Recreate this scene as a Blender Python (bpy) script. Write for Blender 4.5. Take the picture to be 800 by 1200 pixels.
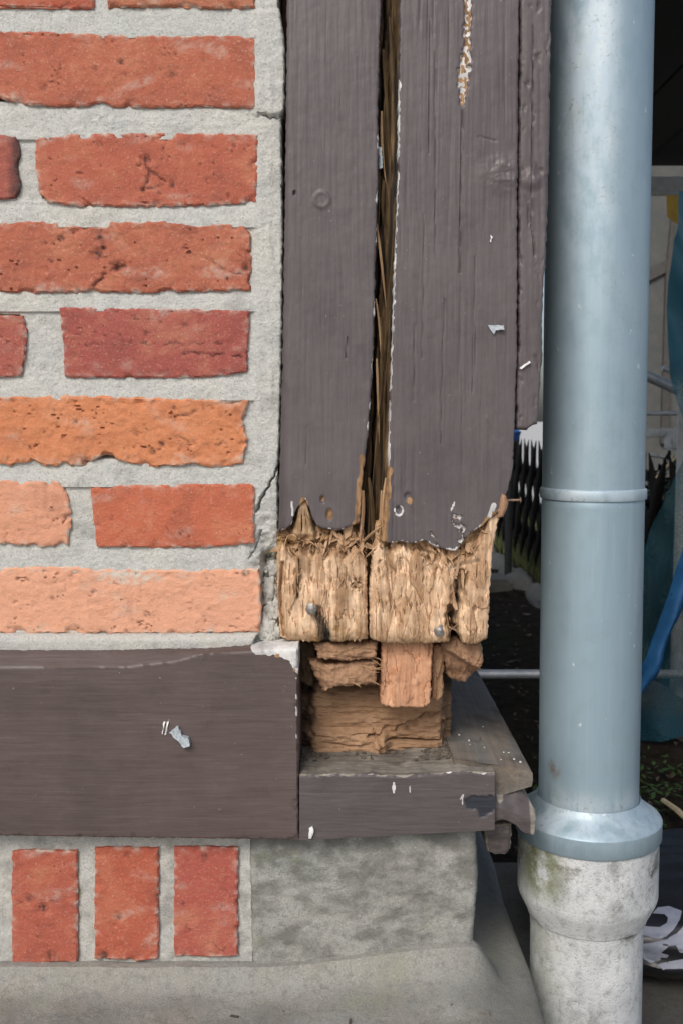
import bpy, bmesh, math, random
import numpy as np
from mathutils import Vector
from mathutils.bvhtree import BVHTree

# ------------------------------------------------------------------ clear
for o in list(bpy.data.objects): bpy.data.objects.remove(o)
S = bpy.context.scene
C = S.collection
R = math.radians

# ------------------------------------------------------------------ camera
F = 1200.0                       # focal length in photo pixels (photo 800x1200)
CAMY, CAMZ = -0.94, 0.86
PITCH = math.atan(110 / 1200)
cam = bpy.data.cameras.new('camera'); camo = bpy.data.objects.new('camera', cam); C.objects.link(camo)
camo.location = (0, CAMY, CAMZ); camo.rotation_euler = (math.pi / 2 - PITCH, 0, 0)
cam.sensor_fit = 'VERTICAL'; cam.sensor_height = 36; cam.sensor_width = 24; cam.lens = 36 * F / 1200
cam.clip_start = 0.02; cam.clip_end = 500
cam.dof.use_dof = True; cam.dof.focus_distance = 0.95; cam.dof.aperture_fstop = 18
S.camera = camo

# ------------------------------------------------------------------ sky, sun, exposure
SUN_EL, SUN_AZ = 43, -24         # azimuth measured from -Y (behind the camera) towards -X
sd = Vector((math.sin(R(SUN_AZ)) * math.cos(R(SUN_EL)), -math.cos(R(SUN_AZ)) * math.cos(R(SUN_EL)), math.sin(R(SUN_EL))))
W = bpy.data.worlds.new('World'); S.world = W; W.use_nodes = True
wn = W.node_tree
bg = wn.nodes['Background']
sky = wn.nodes.new('ShaderNodeTexSky'); sky.sky_type = 'NISHITA'; sky.sun_disc = False
sky.sun_elevation = R(SUN_EL); sky.sun_rotation = math.atan2(sd.x, sd.y)
sky.air_density = 1.0; sky.dust_density = 4.0; sky.ozone_density = 1.2; sky.altitude = 100
wn.links.new(sky.outputs[0], bg.inputs[0]); bg.inputs[1].default_value = 0.105
sun = bpy.data.lights.new('sun', 'SUN'); sun.energy = 1.5; sun.angle = R(24); sun.color = (1, 0.97, 0.93)
suno = bpy.data.objects.new('sun', sun); C.objects.link(suno)
suno.rotation_euler = sd.to_track_quat('Z', 'Y').to_euler(); suno.location = sd * 20
S.view_settings.view_transform = 'Standard'; S.view_settings.look = 'None'
S.view_settings.gamma = 1; S.view_settings.exposure = 0.36
S.render.engine = 'CYCLES'

# ------------------------------------------------------------------ helpers: projection
CP, SP_ = math.cos(PITCH), math.sin(PITCH)
def at(px, py, Y):
    """point at wall depth Y that stands where photo pixel (px, py) looks (numpy friendly)"""
    px = np.asarray(px, float); py = np.asarray(py, float)
    u = (px - 400) / F; v = (600 - py) / F
    dy = CP + v * SP_; dz = -SP_ + v * CP
    t = (Y - CAMY) / dy
    return np.stack([u * t, np.zeros_like(t) + Y, CAMZ + dz * t], -1)
def onz(px, py, Z):
    u = (px - 400) / F; v = (600 - py) / F
    t = (Z - CAMZ) / (-SP_ + v * CP)
    return np.array([u * t, CAMY + (CP + v * SP_) * t, Z])
MM = 0.94 / F                    # metres per photo pixel on the wall plane

# ------------------------------------------------------------------ helpers: noise
def _h(x, y, z, s):
    h = (x * 374761393 + y * 668265263 + z * 2246822519 + s * 3266489917) & 0xFFFFFFFF
    h = ((h ^ (h >> 15)) * 2246822519) & 0xFFFFFFFF
    h = ((h ^ (h >> 13)) * 3266489917) & 0xFFFFFFFF
    return h ^ (h >> 16)
def gn(x, y, z=0.0, s=0):
    x, y, z = np.broadcast_arrays(np.asarray(x, float), np.asarray(y, float), np.asarray(z, float))
    xi, yi, zi = (np.floor(a).astype(np.int64) for a in (x, y, z))
    xf, yf, zf = x - xi, y - yi, z - zi
    fd = lambda t: t * t * t * (t * (t * 6 - 15) + 10)
    u, v, w = fd(xf), fd(yf), fd(zf)
    def g(a, b, c):
        h = _h(xi + a, yi + b, zi + c, s)
        return (((h & 1023) / 511.5 - 1) * (xf - a) + (((h >> 10) & 1023) / 511.5 - 1) * (yf - b)
                + (((h >> 20) & 1023) / 511.5 - 1) * (zf - c))
    l = lambda a, b, t: a + (b - a) * t
    return l(l(l(g(0,0,0), g(1,0,0), u), l(g(0,1,0), g(1,1,0), u), v),
             l(l(g(0,0,1), g(1,0,1), u), l(g(0,1,1), g(1,1,1), u), v), w) * 1.4
def fbm(x, y, z=0.0, o=4, s=0, p=0.5):
    r = 0; a = 1; f = 1; t = 0
    for k in range(o):
        r = r + a * gn(x * f, y * f, z * f, s + k * 17); t += a; a *= p; f *= 2.03
    return r / t
def ss(a, b, x):
    t = np.clip((x - a) / (b - a), 0, 1); return t * t * (3 - 2 * t)
def segd(px, py, pts):
    """distance in px to a polyline"""
    d = np.full(np.shape(px), 1e9)
    for (x0, y0), (x1, y1) in zip(pts[:-1], pts[1:]):
        dx, dy = x1 - x0, y1 - y0
        t = np.clip(((px - x0) * dx + (py - y0) * dy) / (dx * dx + dy * dy + 1e-9), 0, 1)
        d = np.minimum(d, np.hypot(px - x0 - t * dx, py - y0 - t * dy))
    return d

# ------------------------------------------------------------------ helpers: objects
WOFF = {}
def thing(name, label, cat, loc, group=None):
    o = bpy.data.objects.new(name, None); C.objects.link(o)
    o.location = loc; o['label'] = label; o['category'] = cat
    o.empty_display_size = 0.05
    if group: o['group'] = group
    WOFF[o] = np.array(loc, float)
    return o
def mk(name, verts, faces, mat, parent=None, attrs=None, smooth=True, angle=40, kind=None, label=None, cat=None, group=None, color=None):
    verts = np.asarray(verts, float)
    off = WOFF[parent] if parent is not None else np.zeros(3)
    if parent is None:
        mn = verts.min(0); mx = verts.max(0)
        off = np.array([(mn[0] + mx[0]) / 2, (mn[1] + mx[1]) / 2, mn[2]])
    me = bpy.data.meshes.new(name)
    me.from_pydata((verts - off).tolist(), [], faces)
    if attrs:
        for k, a in attrs.items():
            at_ = me.attributes.new(k, 'FLOAT', 'POINT')
            at_.data.foreach_set('value', np.asarray(a, np.float32).ravel())
    me.update()
    if smooth:
        me.polygons.foreach_set('use_smooth', [True] * len(me.polygons))
        me.set_sharp_from_angle(angle=R(angle))
    me.materials.append(mat)
    o = bpy.data.objects.new(name, me); C.objects.link(o)
    if parent is not None:
        o.parent = parent; WOFF[o] = off
    else:
        o.location = off; WOFF[o] = off
    if kind: o['kind'] = kind
    if label: o['label'] = label
    if cat: o['category'] = cat
    if group: o['group'] = group
    if color: o.color = (*color, 1)
    return o
def gridf(nv, nu, base=0):
    i = np.arange(nv - 1)[:, None] * nu + np.arange(nu - 1)[None, :] + base
    return np.stack([i, i + 1, i + nu + 1, i + nu], -1).reshape(-1, 4)
def closed(P, axis, val):
    """front grid P[nv,nu,3] closed by walls down to coordinate[axis]=val and a back face"""
    nv, nu = P.shape[:2]
    V = P.reshape(-1, 3)
    b = np.concatenate([np.arange(nu), np.arange(1, nv) * nu + nu - 1, (nv - 1) * nu + np.arange(nu - 2, -1, -1), np.arange(nv - 2, 0, -1) * nu])
    Bk = V[b].copy(); Bk[:, axis] = val
    n0 = len(V); n = len(b)
    f = gridf(nv, nu).tolist()
    for i in range(n):
        j = (i + 1) % n
        f.append((int(b[j]), int(b[i]), n0 + i, n0 + j))
    f.append(tuple(range(n0 + n - 1, n0 - 1, -1))[::-1])
    return np.concatenate([V, Bk]), f, b
def pl(pts, n, ax):
    pts = np.array(pts, float)
    q = np.linspace(pts[0][ax], pts[-1][ax], n)
    s = 1 if pts[-1][ax] >= pts[0][ax] else -1
    o = np.interp(q * s, pts[:, ax] * s, pts[:, 1 - ax])
    return np.stack([q, o], -1) if ax == 0 else np.stack([o, q], -1)
def slab(name, parent, mat, top, bot, left=None, right=None, Y=0.0, back=0.1, res=1.5, rag=1.2, ragf=6.0, rnd=3.0,
         relief=None, attrs=None, seed=0, **kw):
    """relief slab: outline given by four polylines in photo pixels on the plane Y, facing -Y"""
    left = left or [top[0], bot[0]]; right = right or [top[-1], bot[-1]]
    w = abs(top[-1][0] - top[0][0]) * MM * 1000; h = abs(bot[0][1] - top[0][1]) * MM * 1000
    nu = max(4, int(w / res)); nv = max(4, int(h / res))
    T, B = pl(top, nu, 0), pl(bot, nu, 0)
    L, Rr = pl(left, nv, 1), pl(right, nv, 1)
    u = np.linspace(0, 1, nu)[None, :, None]; v = np.linspace(0, 1, nv)[:, None, None]
    G = ((1 - v) * T[None] + v * B[None] + (1 - u) * L[:, None] + u * Rr[:, None]
         - ((1 - u) * (1 - v) * T[0] + u * (1 - v) * T[-1] + (1 - u) * v * B[0] + u * v * B[-1]))
    px, py = G[..., 0], G[..., 1]
    du = np.minimum(u, 1 - u)[..., 0] * w; dv = np.minimum(v, 1 - v)[..., 0] * h
    d = np.minimum(du + 0 * dv, dv + 0 * du)           # mm to the nearest edge
    wt = np.exp(-d / 3.5)
    px = px + wt * rag * 2 * fbm(px / ragf, py / ragf, 3.3, 3, seed + 5)
    py = py + wt * rag * 2 * fbm(px / ragf, py / ragf, 9.1, 3, seed + 6)
    P = at(px, py, Y)
    q = np.clip(1 - d / rnd, 0, 1) if rnd > 0 else 0 * d
    dep = (1 - np.sqrt(1 - np.minimum(q, 1) ** 2)) * rnd * 0.001
    if relief is not None: dep = dep + relief(px, py, d)
    P[..., 1] += dep
    A = attrs(px, py, d) if attrs else {}
    V, f, b = closed(P, 1, back)
    # faces of closed() on this orientation point to -Y
    A = {k: np.concatenate([np.broadcast_to(a, px.shape).ravel(), np.broadcast_to(a, px.shape).ravel()[b]]) for k, a in A.items()}
    return mk(name, V, f, mat, parent, attrs=A, **kw)
def loft(name, parent, mat, P, attrs=None, caps=True, **kw):
    """P[n_ring, n_len, 3], closed along the ring, capped at both ends"""
    nr, nl = P.shape[:2]
    V = P.reshape(-1, 3); f = []
    for i in range(nr):
        j = (i + 1) % nr
        for k in range(nl - 1):
            f.append((i * nl + k, i * nl + k + 1, j * nl + k + 1, j * nl + k))
    if caps:
        f.append([i * nl for i in range(nr)]); f.append([i * nl + nl - 1 for i in range(nr)][::-1])
    A = {k: np.broadcast_to(a, (nr, nl)).ravel() for k, a in attrs.items()} if attrs else None
    return mk(name, V, f, mat, parent, attrs=A, **kw)
def tube_data(p, r, n=8):
    """rings along polyline p with radii r -> P[n, len, 3]"""
    p = np.array(p, float); m = len(p); r = np.broadcast_to(np.asarray(r, float), (m,))
    t = np.gradient(p, axis=0); t /= np.linalg.norm(t, axis=1)[:, None] + 1e-12
    a = np.where(np.abs(t[:, 2:3]) < 0.9, np.array([[0, 0, 1.0]]), np.array([[1.0, 0, 0]]))
    s = np.cross(t, a); s /= np.linalg.norm(s, axis=1)[:, None]; c = np.cross(s, t)
    th = np.linspace(0, 2 * math.pi, n, endpoint=False)
    return p[None] + r[None, :, None] * (np.cos(th)[:, None, None] * s[None] + np.sin(th)[:, None, None] * c[None])
def tube(name, parent, mat, p, r, n=12, **kw):
    return loft(name, parent, mat, tube_data(p, r, n), **kw)
class Many:
    """collects many small closed pieces for one stuff mesh"""
    def __init__(s): s.v = []; s.f = []; s.n = 0
    def add(s, V, f):
        s.v.append(np.asarray(V, float)); s.f += [tuple(int(i) + s.n for i in q) for q in f]; s.n += len(V)
    def tube(s, p, r, n=4):
        P = tube_data(p, r, n); nr, nl = P.shape[:2]; f = []
        for i in range(nr):
            j = (i + 1) % nr
            for k in range(nl - 1): f.append((i * nl + k, i * nl + k + 1, j * nl + k + 1, j * nl + k))
        f.append([i * nl for i in range(nr)]); f.append([i * nl + nl - 1 for i in range(nr)][::-1])
        s.add(P.reshape(-1, 3), f)
    def build(s, name, mat, parent=None, **kw): return mk(name, np.concatenate(s.v), s.f, mat, parent, **kw)
def boxv(x0, x1, y0, y1, z0, z1):
    V = [(x, y, z) for z in (z0, z1) for y in (y0, y1) for x in (x0, x1)]
    return V, [(0, 2, 3, 1), (4, 5, 7, 6), (0, 1, 5, 4), (2, 6, 7, 3), (0, 4, 6, 2), (1, 3, 7, 5)]
def bevbox(name, parent, mat, x0, x1, y0, y1, z0, z1, bev=0.004, seg=2, **kw):
    bm = bmesh.new(); V, f = boxv(x0, x1, y0, y1, z0, z1)
    vs = [bm.verts.new(v) for v in V]
    for q in f: bm.faces.new([vs[i] for i in q])
    bmesh.ops.recalc_face_normals(bm, faces=bm.faces)
    bmesh.ops.bevel(bm, geom=bm.edges[:], offset=bev, segments=seg, affect='EDGES')
    bm.verts.index_update()
    V = [tuple(v.co) for v in bm.verts]; f = [[v.index for v in q.verts] for q in bm.faces]; bm.free()
    return mk(name, V, f, mat, parent, **kw)

# ------------------------------------------------------------------ materials
class NT:
    def __init__(s, name):
        s.m = bpy.data.materials.new(name); s.m.use_nodes = True
        s.t = s.m.node_tree; s.b = s.t.nodes['Principled BSDF']; s.out = s.t.nodes['Material Output']
        s.tc = s.t.nodes.new('ShaderNodeTexCoord').outputs['Object']
    def n(s, ty, **kw):
        o = s.t.nodes.new(ty)
        for k, v in kw.items(): setattr(o, k, v)
        return o
    def lk(s, a, b): s.t.links.new(a, b)
    def put(s, inp, v):
        if hasattr(v, 'is_output'): s.lk(v, inp)
        elif isinstance(v, tuple) and len(v) == 3 and inp.type == 'RGBA': inp.default_value = (*v, 1)
        else: inp.default_value = v
    def noise(s, scale, detail=4, rough=0.55, sx=1, sy=1, sz=1, dist=0, vec=None, off=0):
        v = vec or s.tc
        m = s.n('ShaderNodeMapping'); m.inputs['Scale'].default_value = (sx, sy, sz); m.inputs['Location'].default_value = (off, off * .7, off * 1.3); s.lk(v, m.inputs[0])
        k = s.n('ShaderNodeTexNoise'); s.lk(m.outputs[0], k.inputs['Vector'])
        k.inputs['Scale'].default_value = scale; k.inputs['Detail'].default_value = detail
        k.inputs['Roughness'].default_value = rough; k.inputs['Distortion'].default_value = dist
        return k.outputs[0]
    def voro(s, scale, sx=1, sy=1, sz=1, feature='F1'):
        m = s.n('ShaderNodeMapping'); m.inputs['Scale'].default_value = (sx, sy, sz); s.lk(s.tc, m.inputs[0])
        k = s.n('ShaderNodeTexVoronoi', feature=feature); s.lk(m.outputs[0], k.inputs['Vector']); k.inputs['Scale'].default_value = scale
        return k.outputs['Distance']
    def rng(s, v, a, b, c=0.0, d=1.0):
        k = s.n('ShaderNodeMapRange'); k.inputs[1].default_value = a; k.inputs[2].default_value = b
        k.inputs[3].default_value = c; k.inputs[4].default_value = d; s.lk(v, k.inputs[0]); return k.outputs[0]
    def mul(s, a, b, op='MULTIPLY'):
        k = s.n('ShaderNodeMath', operation=op); s.put(k.inputs[0], a); s.put(k.inputs[1], b); return k.outputs[0]
    def mix(s, f, a, b, bt='MIX'):
        k = s.n('ShaderNodeMix', data_type='RGBA', blend_type=bt)
        s.put(k.inputs[0], f); s.put(k.inputs[6], a); s.put(k.inputs[7], b); return k.outputs[2]
    def attr(s, name): 
        k = s.n('ShaderNodeAttribute', attribute_name=name); return k.outputs['Fac']
    def bump(s, h, st=0.3, d=0.002, nrm=None):
        k = s.n('ShaderNodeBump'); k.inputs['Strength'].default_value = st; k.inputs['Distance'].default_value = d
        s.lk(h, k.inputs['Height'])
        if nrm: s.lk(nrm, k.inputs['Normal'])
        return k.outputs[0]
    def fin(s, col, rough=0.8, nrm=None, metal=0.0, spec=None):
        s.put(s.b.inputs['Base Color'], col); s.put(s.b.inputs['Roughness'], rough); s.put(s.b.inputs['Metallic'], metal)
        if spec is not None: s.b.inputs['Specular IOR Level'].default_value = spec
        if nrm is not None: s.lk(nrm, s.b.inputs['Normal'])
        return s.m
    def ocol(s): return s.n('ShaderNodeObjectInfo').outputs['Color']

def m_brick():
    t = NT('fired_clay')
    oi = t.n('ShaderNodeObjectInfo')
    sh = t.n('ShaderNodeVectorMath', operation='ADD'); t.lk(t.tc, sh.inputs[0])
    cmb = t.n('ShaderNodeCombineXYZ'); t.lk(t.mul(oi.outputs['Random'], 37.0), cmb.inputs[1]); t.lk(cmb.outputs[0], sh.inputs[1]); t.tc = sh.outputs[0]
    c = oi.outputs['Color']
    n1 = t.noise(17, 5, .65, dist=.8); n2 = t.noise(110, 6, .7, sx=.7); n3 = t.noise(480, 4, .7)
    lite = t.mix(.5, c, (.6, .3, .17)); dark = t.mix(.5, c, (.14, .05, .045))
    c1 = t.mix(t.rng(n1, .52, .8), c, lite); c1 = t.mix(t.rng(n1, .48, .25), c1, dark)
    c1 = t.mix(t.mul(t.rng(n2, .55, .75), .6), c1, lite); c1 = t.mix(t.mul(t.rng(n2, .42, .25), .75), c1, dark)
    c1 = t.mix(t.mul(t.rng(n3, .56, .72), .5), c1, (.66, .45, .33)); c1 = t.mix(t.mul(t.rng(n3, .36, .26), .55), c1, (.09, .04, .03))
    v = t.voro(130); sp = t.noise(40, 2, .5, off=5)
    c1 = t.mix(t.mul(t.mul(t.rng(v, .2, .08), t.rng(sp, .6, .66)), .6), c1, (.07, .035, .03))
    c1 = t.mix(t.mul(t.attr('pale'), t.rng(t.noise(160, 4), .35, .6)), c1, (.56, .52, .45))
    c1 = t.mix(t.attr('dirt_shade'), c1, (.035, .03, .032))
    h = t.mul(t.mul(n2, .8), t.mul(n3, .45), 'ADD')
    return t.fin(c1, .88, t.bump(h, 1.0, .0019), spec=.2)
def m_mortar(name='lime_mortar', c0=(.52, .528, .5), warm=(.56, .55, .5), blot=.75):
    t = NT(name)
    n1 = t.noise(14, 5, .6); n2 = t.noise(95, 6, .75); n3 = t.noise(520, 4, .75)
    c = t.mix(t.rng(n1, .4, .65), c0, warm); c = t.mix(t.mul(t.rng(n2, .52, .3), blot), c, tuple(x * .5 for x in c0))
    c = t.mix(t.mul(t.rng(n3, .55, .68), .65), c, tuple(min(.75, x * 1.55) for x in c0)); c = t.mix(t.mul(t.rng(n3, .45, .3), .75), c, tuple(x * .38 for x in c0)); vo = t.voro(330); c = t.mix(t.mul(t.rng(vo, .2, .08), t.rng(n2, .5, .6)), c, tuple(x * .3 for x in c0))
    c = t.mix(t.mul(t.attr('damp_shade'), .75), c, (.13, .128, .115))
    c = t.mix(t.mul(t.attr('moss'), t.rng(n2, .4, .6)), c, (.16, .19, .06))
    h = t.mul(n2, t.mul(n3, .7), 'ADD')
    return t.fin(c, .93, t.bump(h, 1.0, .0018), spec=.15)
def m_paint(name, col, axis='z', wood=(.34, .2, .1)):
    t = NT(name)
    k = dict(sx=1, sy=1, sz=.06) if axis == 'z' else dict(sx=.06, sy=1, sz=1)
    n1 = t.noise(9, 4); n2 = t.noise(260, 4, .6, **k); n3 = t.noise(60, 4, .6); n4 = t.noise(420, 2)
    n5 = t.noise(35, 5, .7, off=4)
    c = t.mix(t.rng(n1, .3, .7), tuple(x * .84 for x in col), tuple(x * 1.14 for x in col)); c = t.mix(t.mul(t.rng(n5, .5, .72), .5), c, tuple(x * 1.3 for x in col)); c = t.mix(t.mul(t.rng(n5, .42, .25), .6), c, tuple(x * .68 for x in col))
    c = t.mix(t.mul(t.rng(n2, .5, .75), .25), c, tuple(x * 1.3 for x in col)); c = t.mix(t.mul(t.rng(n2, .45, .25), .4), c, tuple(x * .7 for x in col))
    c = t.mix(t.mul(t.rng(n4, .71, .76), t.rng(n3, .5, .6)), c, (.3, .28, .27))
    old = t.attr('old'); c = t.mix(old, c, (.028, .032, .042))
    wn_ = t.noise(190, 5, .65, **k)
    wc = t.mix(t.rng(wn_, .3, .7), tuple(x * .45 for x in wood), tuple(min(1, x * 1.35) for x in wood))
    c = t.mix(t.rng(t.attr('primer'), .45, .55), c, t.mix(t.rng(n3, .35, .6), (.36, .36, .36), (.62, .61, .59)))
    c = t.mix(t.rng(t.attr('bare'), .45, .55), c, wc)
    c = t.mix(t.mul(t.attr('dirt_shade'), .85), c, (.03, .024, .018))
    h = t.mul(t.mul(n2, .8), t.mul(n3, .6), 'ADD')
    r = t.mul(t.rng(t.attr('bare'), .3, .6, .42, .85), t.rng(n5, .3, .7, -.06, .1), 'ADD')
    return t.fin(c, r, t.bump(h, .5, .0013), spec=.35)
def m_wood(name, a, b, dk=(.05, .03, .015), axis='z', st=.8):
    t = NT(name)
    k = dict(sx=1, sy=1, sz=.05) if axis == 'z' else (dict(sx=.06, sy=1, sz=1) if axis == 'x' else dict(sx=1, sy=.05, sz=1))
    n1 = t.noise(30, 4, .6, **k); n2 = t.noise(220, 5, .65, **k); n3 = t.noise(55, 4, .6)
    c = t.mix(t.rng(n2, .3, .68), a, b); c = t.mix(t.mul(t.rng(n1, .5, .3), .6), c, tuple(x * .55 for x in a))
    n6 = t.noise(75, 5, .7, off=6, **k); n7 = t.noise(38, 5, .65, off=2)
    c = t.mix(t.mul(t.rng(n6, .5, .34), .75), c, tuple(x * .62 for x in a)); c = t.mix(t.mul(t.rng(n7, .5, .32), .6), c, tuple(x * .8 for x in a))
    c = t.mix(t.mul(t.rng(n3, .5, .68), .6), c, tuple(min(1, x * 1.1) for x in b))
    c = t.mix(t.mul(t.rng(n2, .33, .22), .7), c, dk)
    tn = t.attr('tone'); c = t.mix(t.mul(t.rng(tn, .45, .9), .5), c, tuple(min(1, x * 1.22) for x in b)); c = t.mix(t.mul(t.rng(tn, .5, .1), .55), c, tuple(x * .8 for x in a))
    c = t.mix(t.mul(t.attr('rot'), t.rng(n3, .3, .55)), c, t.mix(t.rng(n2, .3, .65), (.12, .06, .025), (.46, .28, .125)))
    c = t.mix(t.attr('dirt_shade'), c, (.022, .018, .015))
    h = t.mul(n2, t.mul(n3, .5), 'ADD')
    return t.fin(c, .85, t.bump(h, st, .0018), spec=.25)
def m_zinc():
    t = NT('weathered_zinc')
    n1 = t.noise(7, 5, .6, sz=.5); n2 = t.noise(70, 5, .65, sz=.7); n3 = t.noise(260, 3, .7); n4 = t.noise(26, 4, .6, sz=.35, off=3)
    c = t.mix(t.rng(n1, .25, .75), (.275, .375, .435), (.305, .41, .47))
    c = t.mix(t.mul(t.mul(t.rng(n4, .44, .62), .8), t.attr('chalk_glint')), c, (.6, .66, .68)); c = t.mix(t.mul(t.rng(n2, .5, .36), .12), c, (.18, .23, .26))
    sp = t.mul(t.mul(t.rng(n3, .43, .35), t.rng(n4, .46, .56)), t.attr('chalk_glint')); c = t.mix(t.mul(sp, .75), c, (.1, .115, .11))
    c = t.mix(t.mul(t.attr('chalk_glint'), t.rng(n2, .4, .62)), c, (.43, .52, .59)); c = t.mix(t.mul(t.attr('stain'), t.rng(n2, .4, .6)), c, (.2, .13, .08))
    n6 = t.noise(120, 2, .5, sz=.6, off=9); c = t.mix(t.mul(t.rng(n6, .72, .77), .8), c, (.6, .66, .7)); n7 = t.noise(150, 3, .6, sx=1, sz=.04, off=2); c = t.mix(t.mul(t.rng(n7, .55, .75), .25), c, (.42, .52, .57)); c = t.mix(t.mul(t.rng(n7, .42, .25), .25), c, (.2, .28, .33))
    r = t.mul(t.rng(n2, .3, .7, .4, .5), t.mul(t.attr('chalk_glint'), .16), 'ADD')
    return t.fin(c, r, t.bump(t.mul(n1, t.mul(n2, .12), 'ADD'), .035, .004), metal=.4, spec=.5)
def m_standpipe():
    t = NT('fibre_cement')
    n1 = t.noise(16, 5, .65); n2 = t.noise(130, 5, .7); n3 = t.noise(520, 3, .7); n4 = t.noise(30, 5, .7, off=7)
    c = t.mix(t.rng(n1, .35, .65), (.47, .49, .5), (.66, .68, .68)); c = t.mix(t.mul(t.rng(n2, .5, .3), .6), c, (.22, .225, .22))
    c = t.mix(t.mul(t.rng(n3, .42, .3), .5), c, (.13, .135, .13))
    c = t.mix(t.mul(t.attr('grime'), t.rng(n4, .5, .62)), c, (.085, .075, .055)); c = t.mix(t.mul(t.attr('moss'), t.rng(n4, .34, .5)), c, (.13, .145, .035))
    return t.fin(c, .85, t.bump(t.mul(n2, n3, 'ADD'), .6, .0015), spec=.2)
def m_plain(name, a, b, scale=40, rough=.7, metal=0.0, bst=.3, bd=.002, spec=None, sx=1, sy=1, sz=1):
    t = NT(name); n1 = t.noise(scale, 5, .6, sx=sx, sy=sy, sz=sz)
    return t.fin(t.mix(t.rng(n1, .35, .65), a, b), rough, t.bump(n1, bst, bd), metal, spec)
def m_soil():
    t = NT('soil')
    n1 = t.noise(1.6, 5, .6); n2 = t.noise(22, 6, .7); n3 = t.noise(130, 4, .7)
    c = t.mix(t.rng(n2, .35, .65), (.016, .012, .009), (.055, .042, .03)); c = t.mix(t.mul(t.rng(n1, .5, .62), t.rng(n3, .45, .55)), c, (.03, .04, .012))
    c = t.mix(t.mul(t.rng(n3, .64, .7), .8), c, (.22, .19, .15))
    return t.fin(c, .95, t.bump(t.mul(n2, n3, 'ADD'), 1, .02), spec=.1)
def m_net():
    t = NT('debris_net')
    u = t.n('ShaderNodeUVMap')
    n1 = t.noise(5, 4); n2 = t.noise(300, 2)
    c = t.mix(t.rng(n1, .4, .65), (.012, .055, .07), (.014, .075, .11))
    c = t.mix(t.attr('blue'), c, (.007, .052, .085))
    t.fin(c, .6, None, spec=.3)
    tr = t.n('ShaderNodeBsdfTransparent'); mx = t.n('ShaderNodeMixShader')
    a = t.mul(t.attr('dense'), t.rng(t.noise(260, 2, .7), .3, .62, .6, 1.05))
    cl = t.n('ShaderNodeClamp'); t.lk(a, cl.inputs[0]); a = cl.outputs[0]
    t.lk(a, mx.inputs[0]); t.lk(tr.outputs[0], mx.inputs[1]); t.lk(t.b.outputs[0], mx.inputs[2]); t.lk(mx.outputs[0], t.out.inputs[0])
    return t.m

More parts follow.
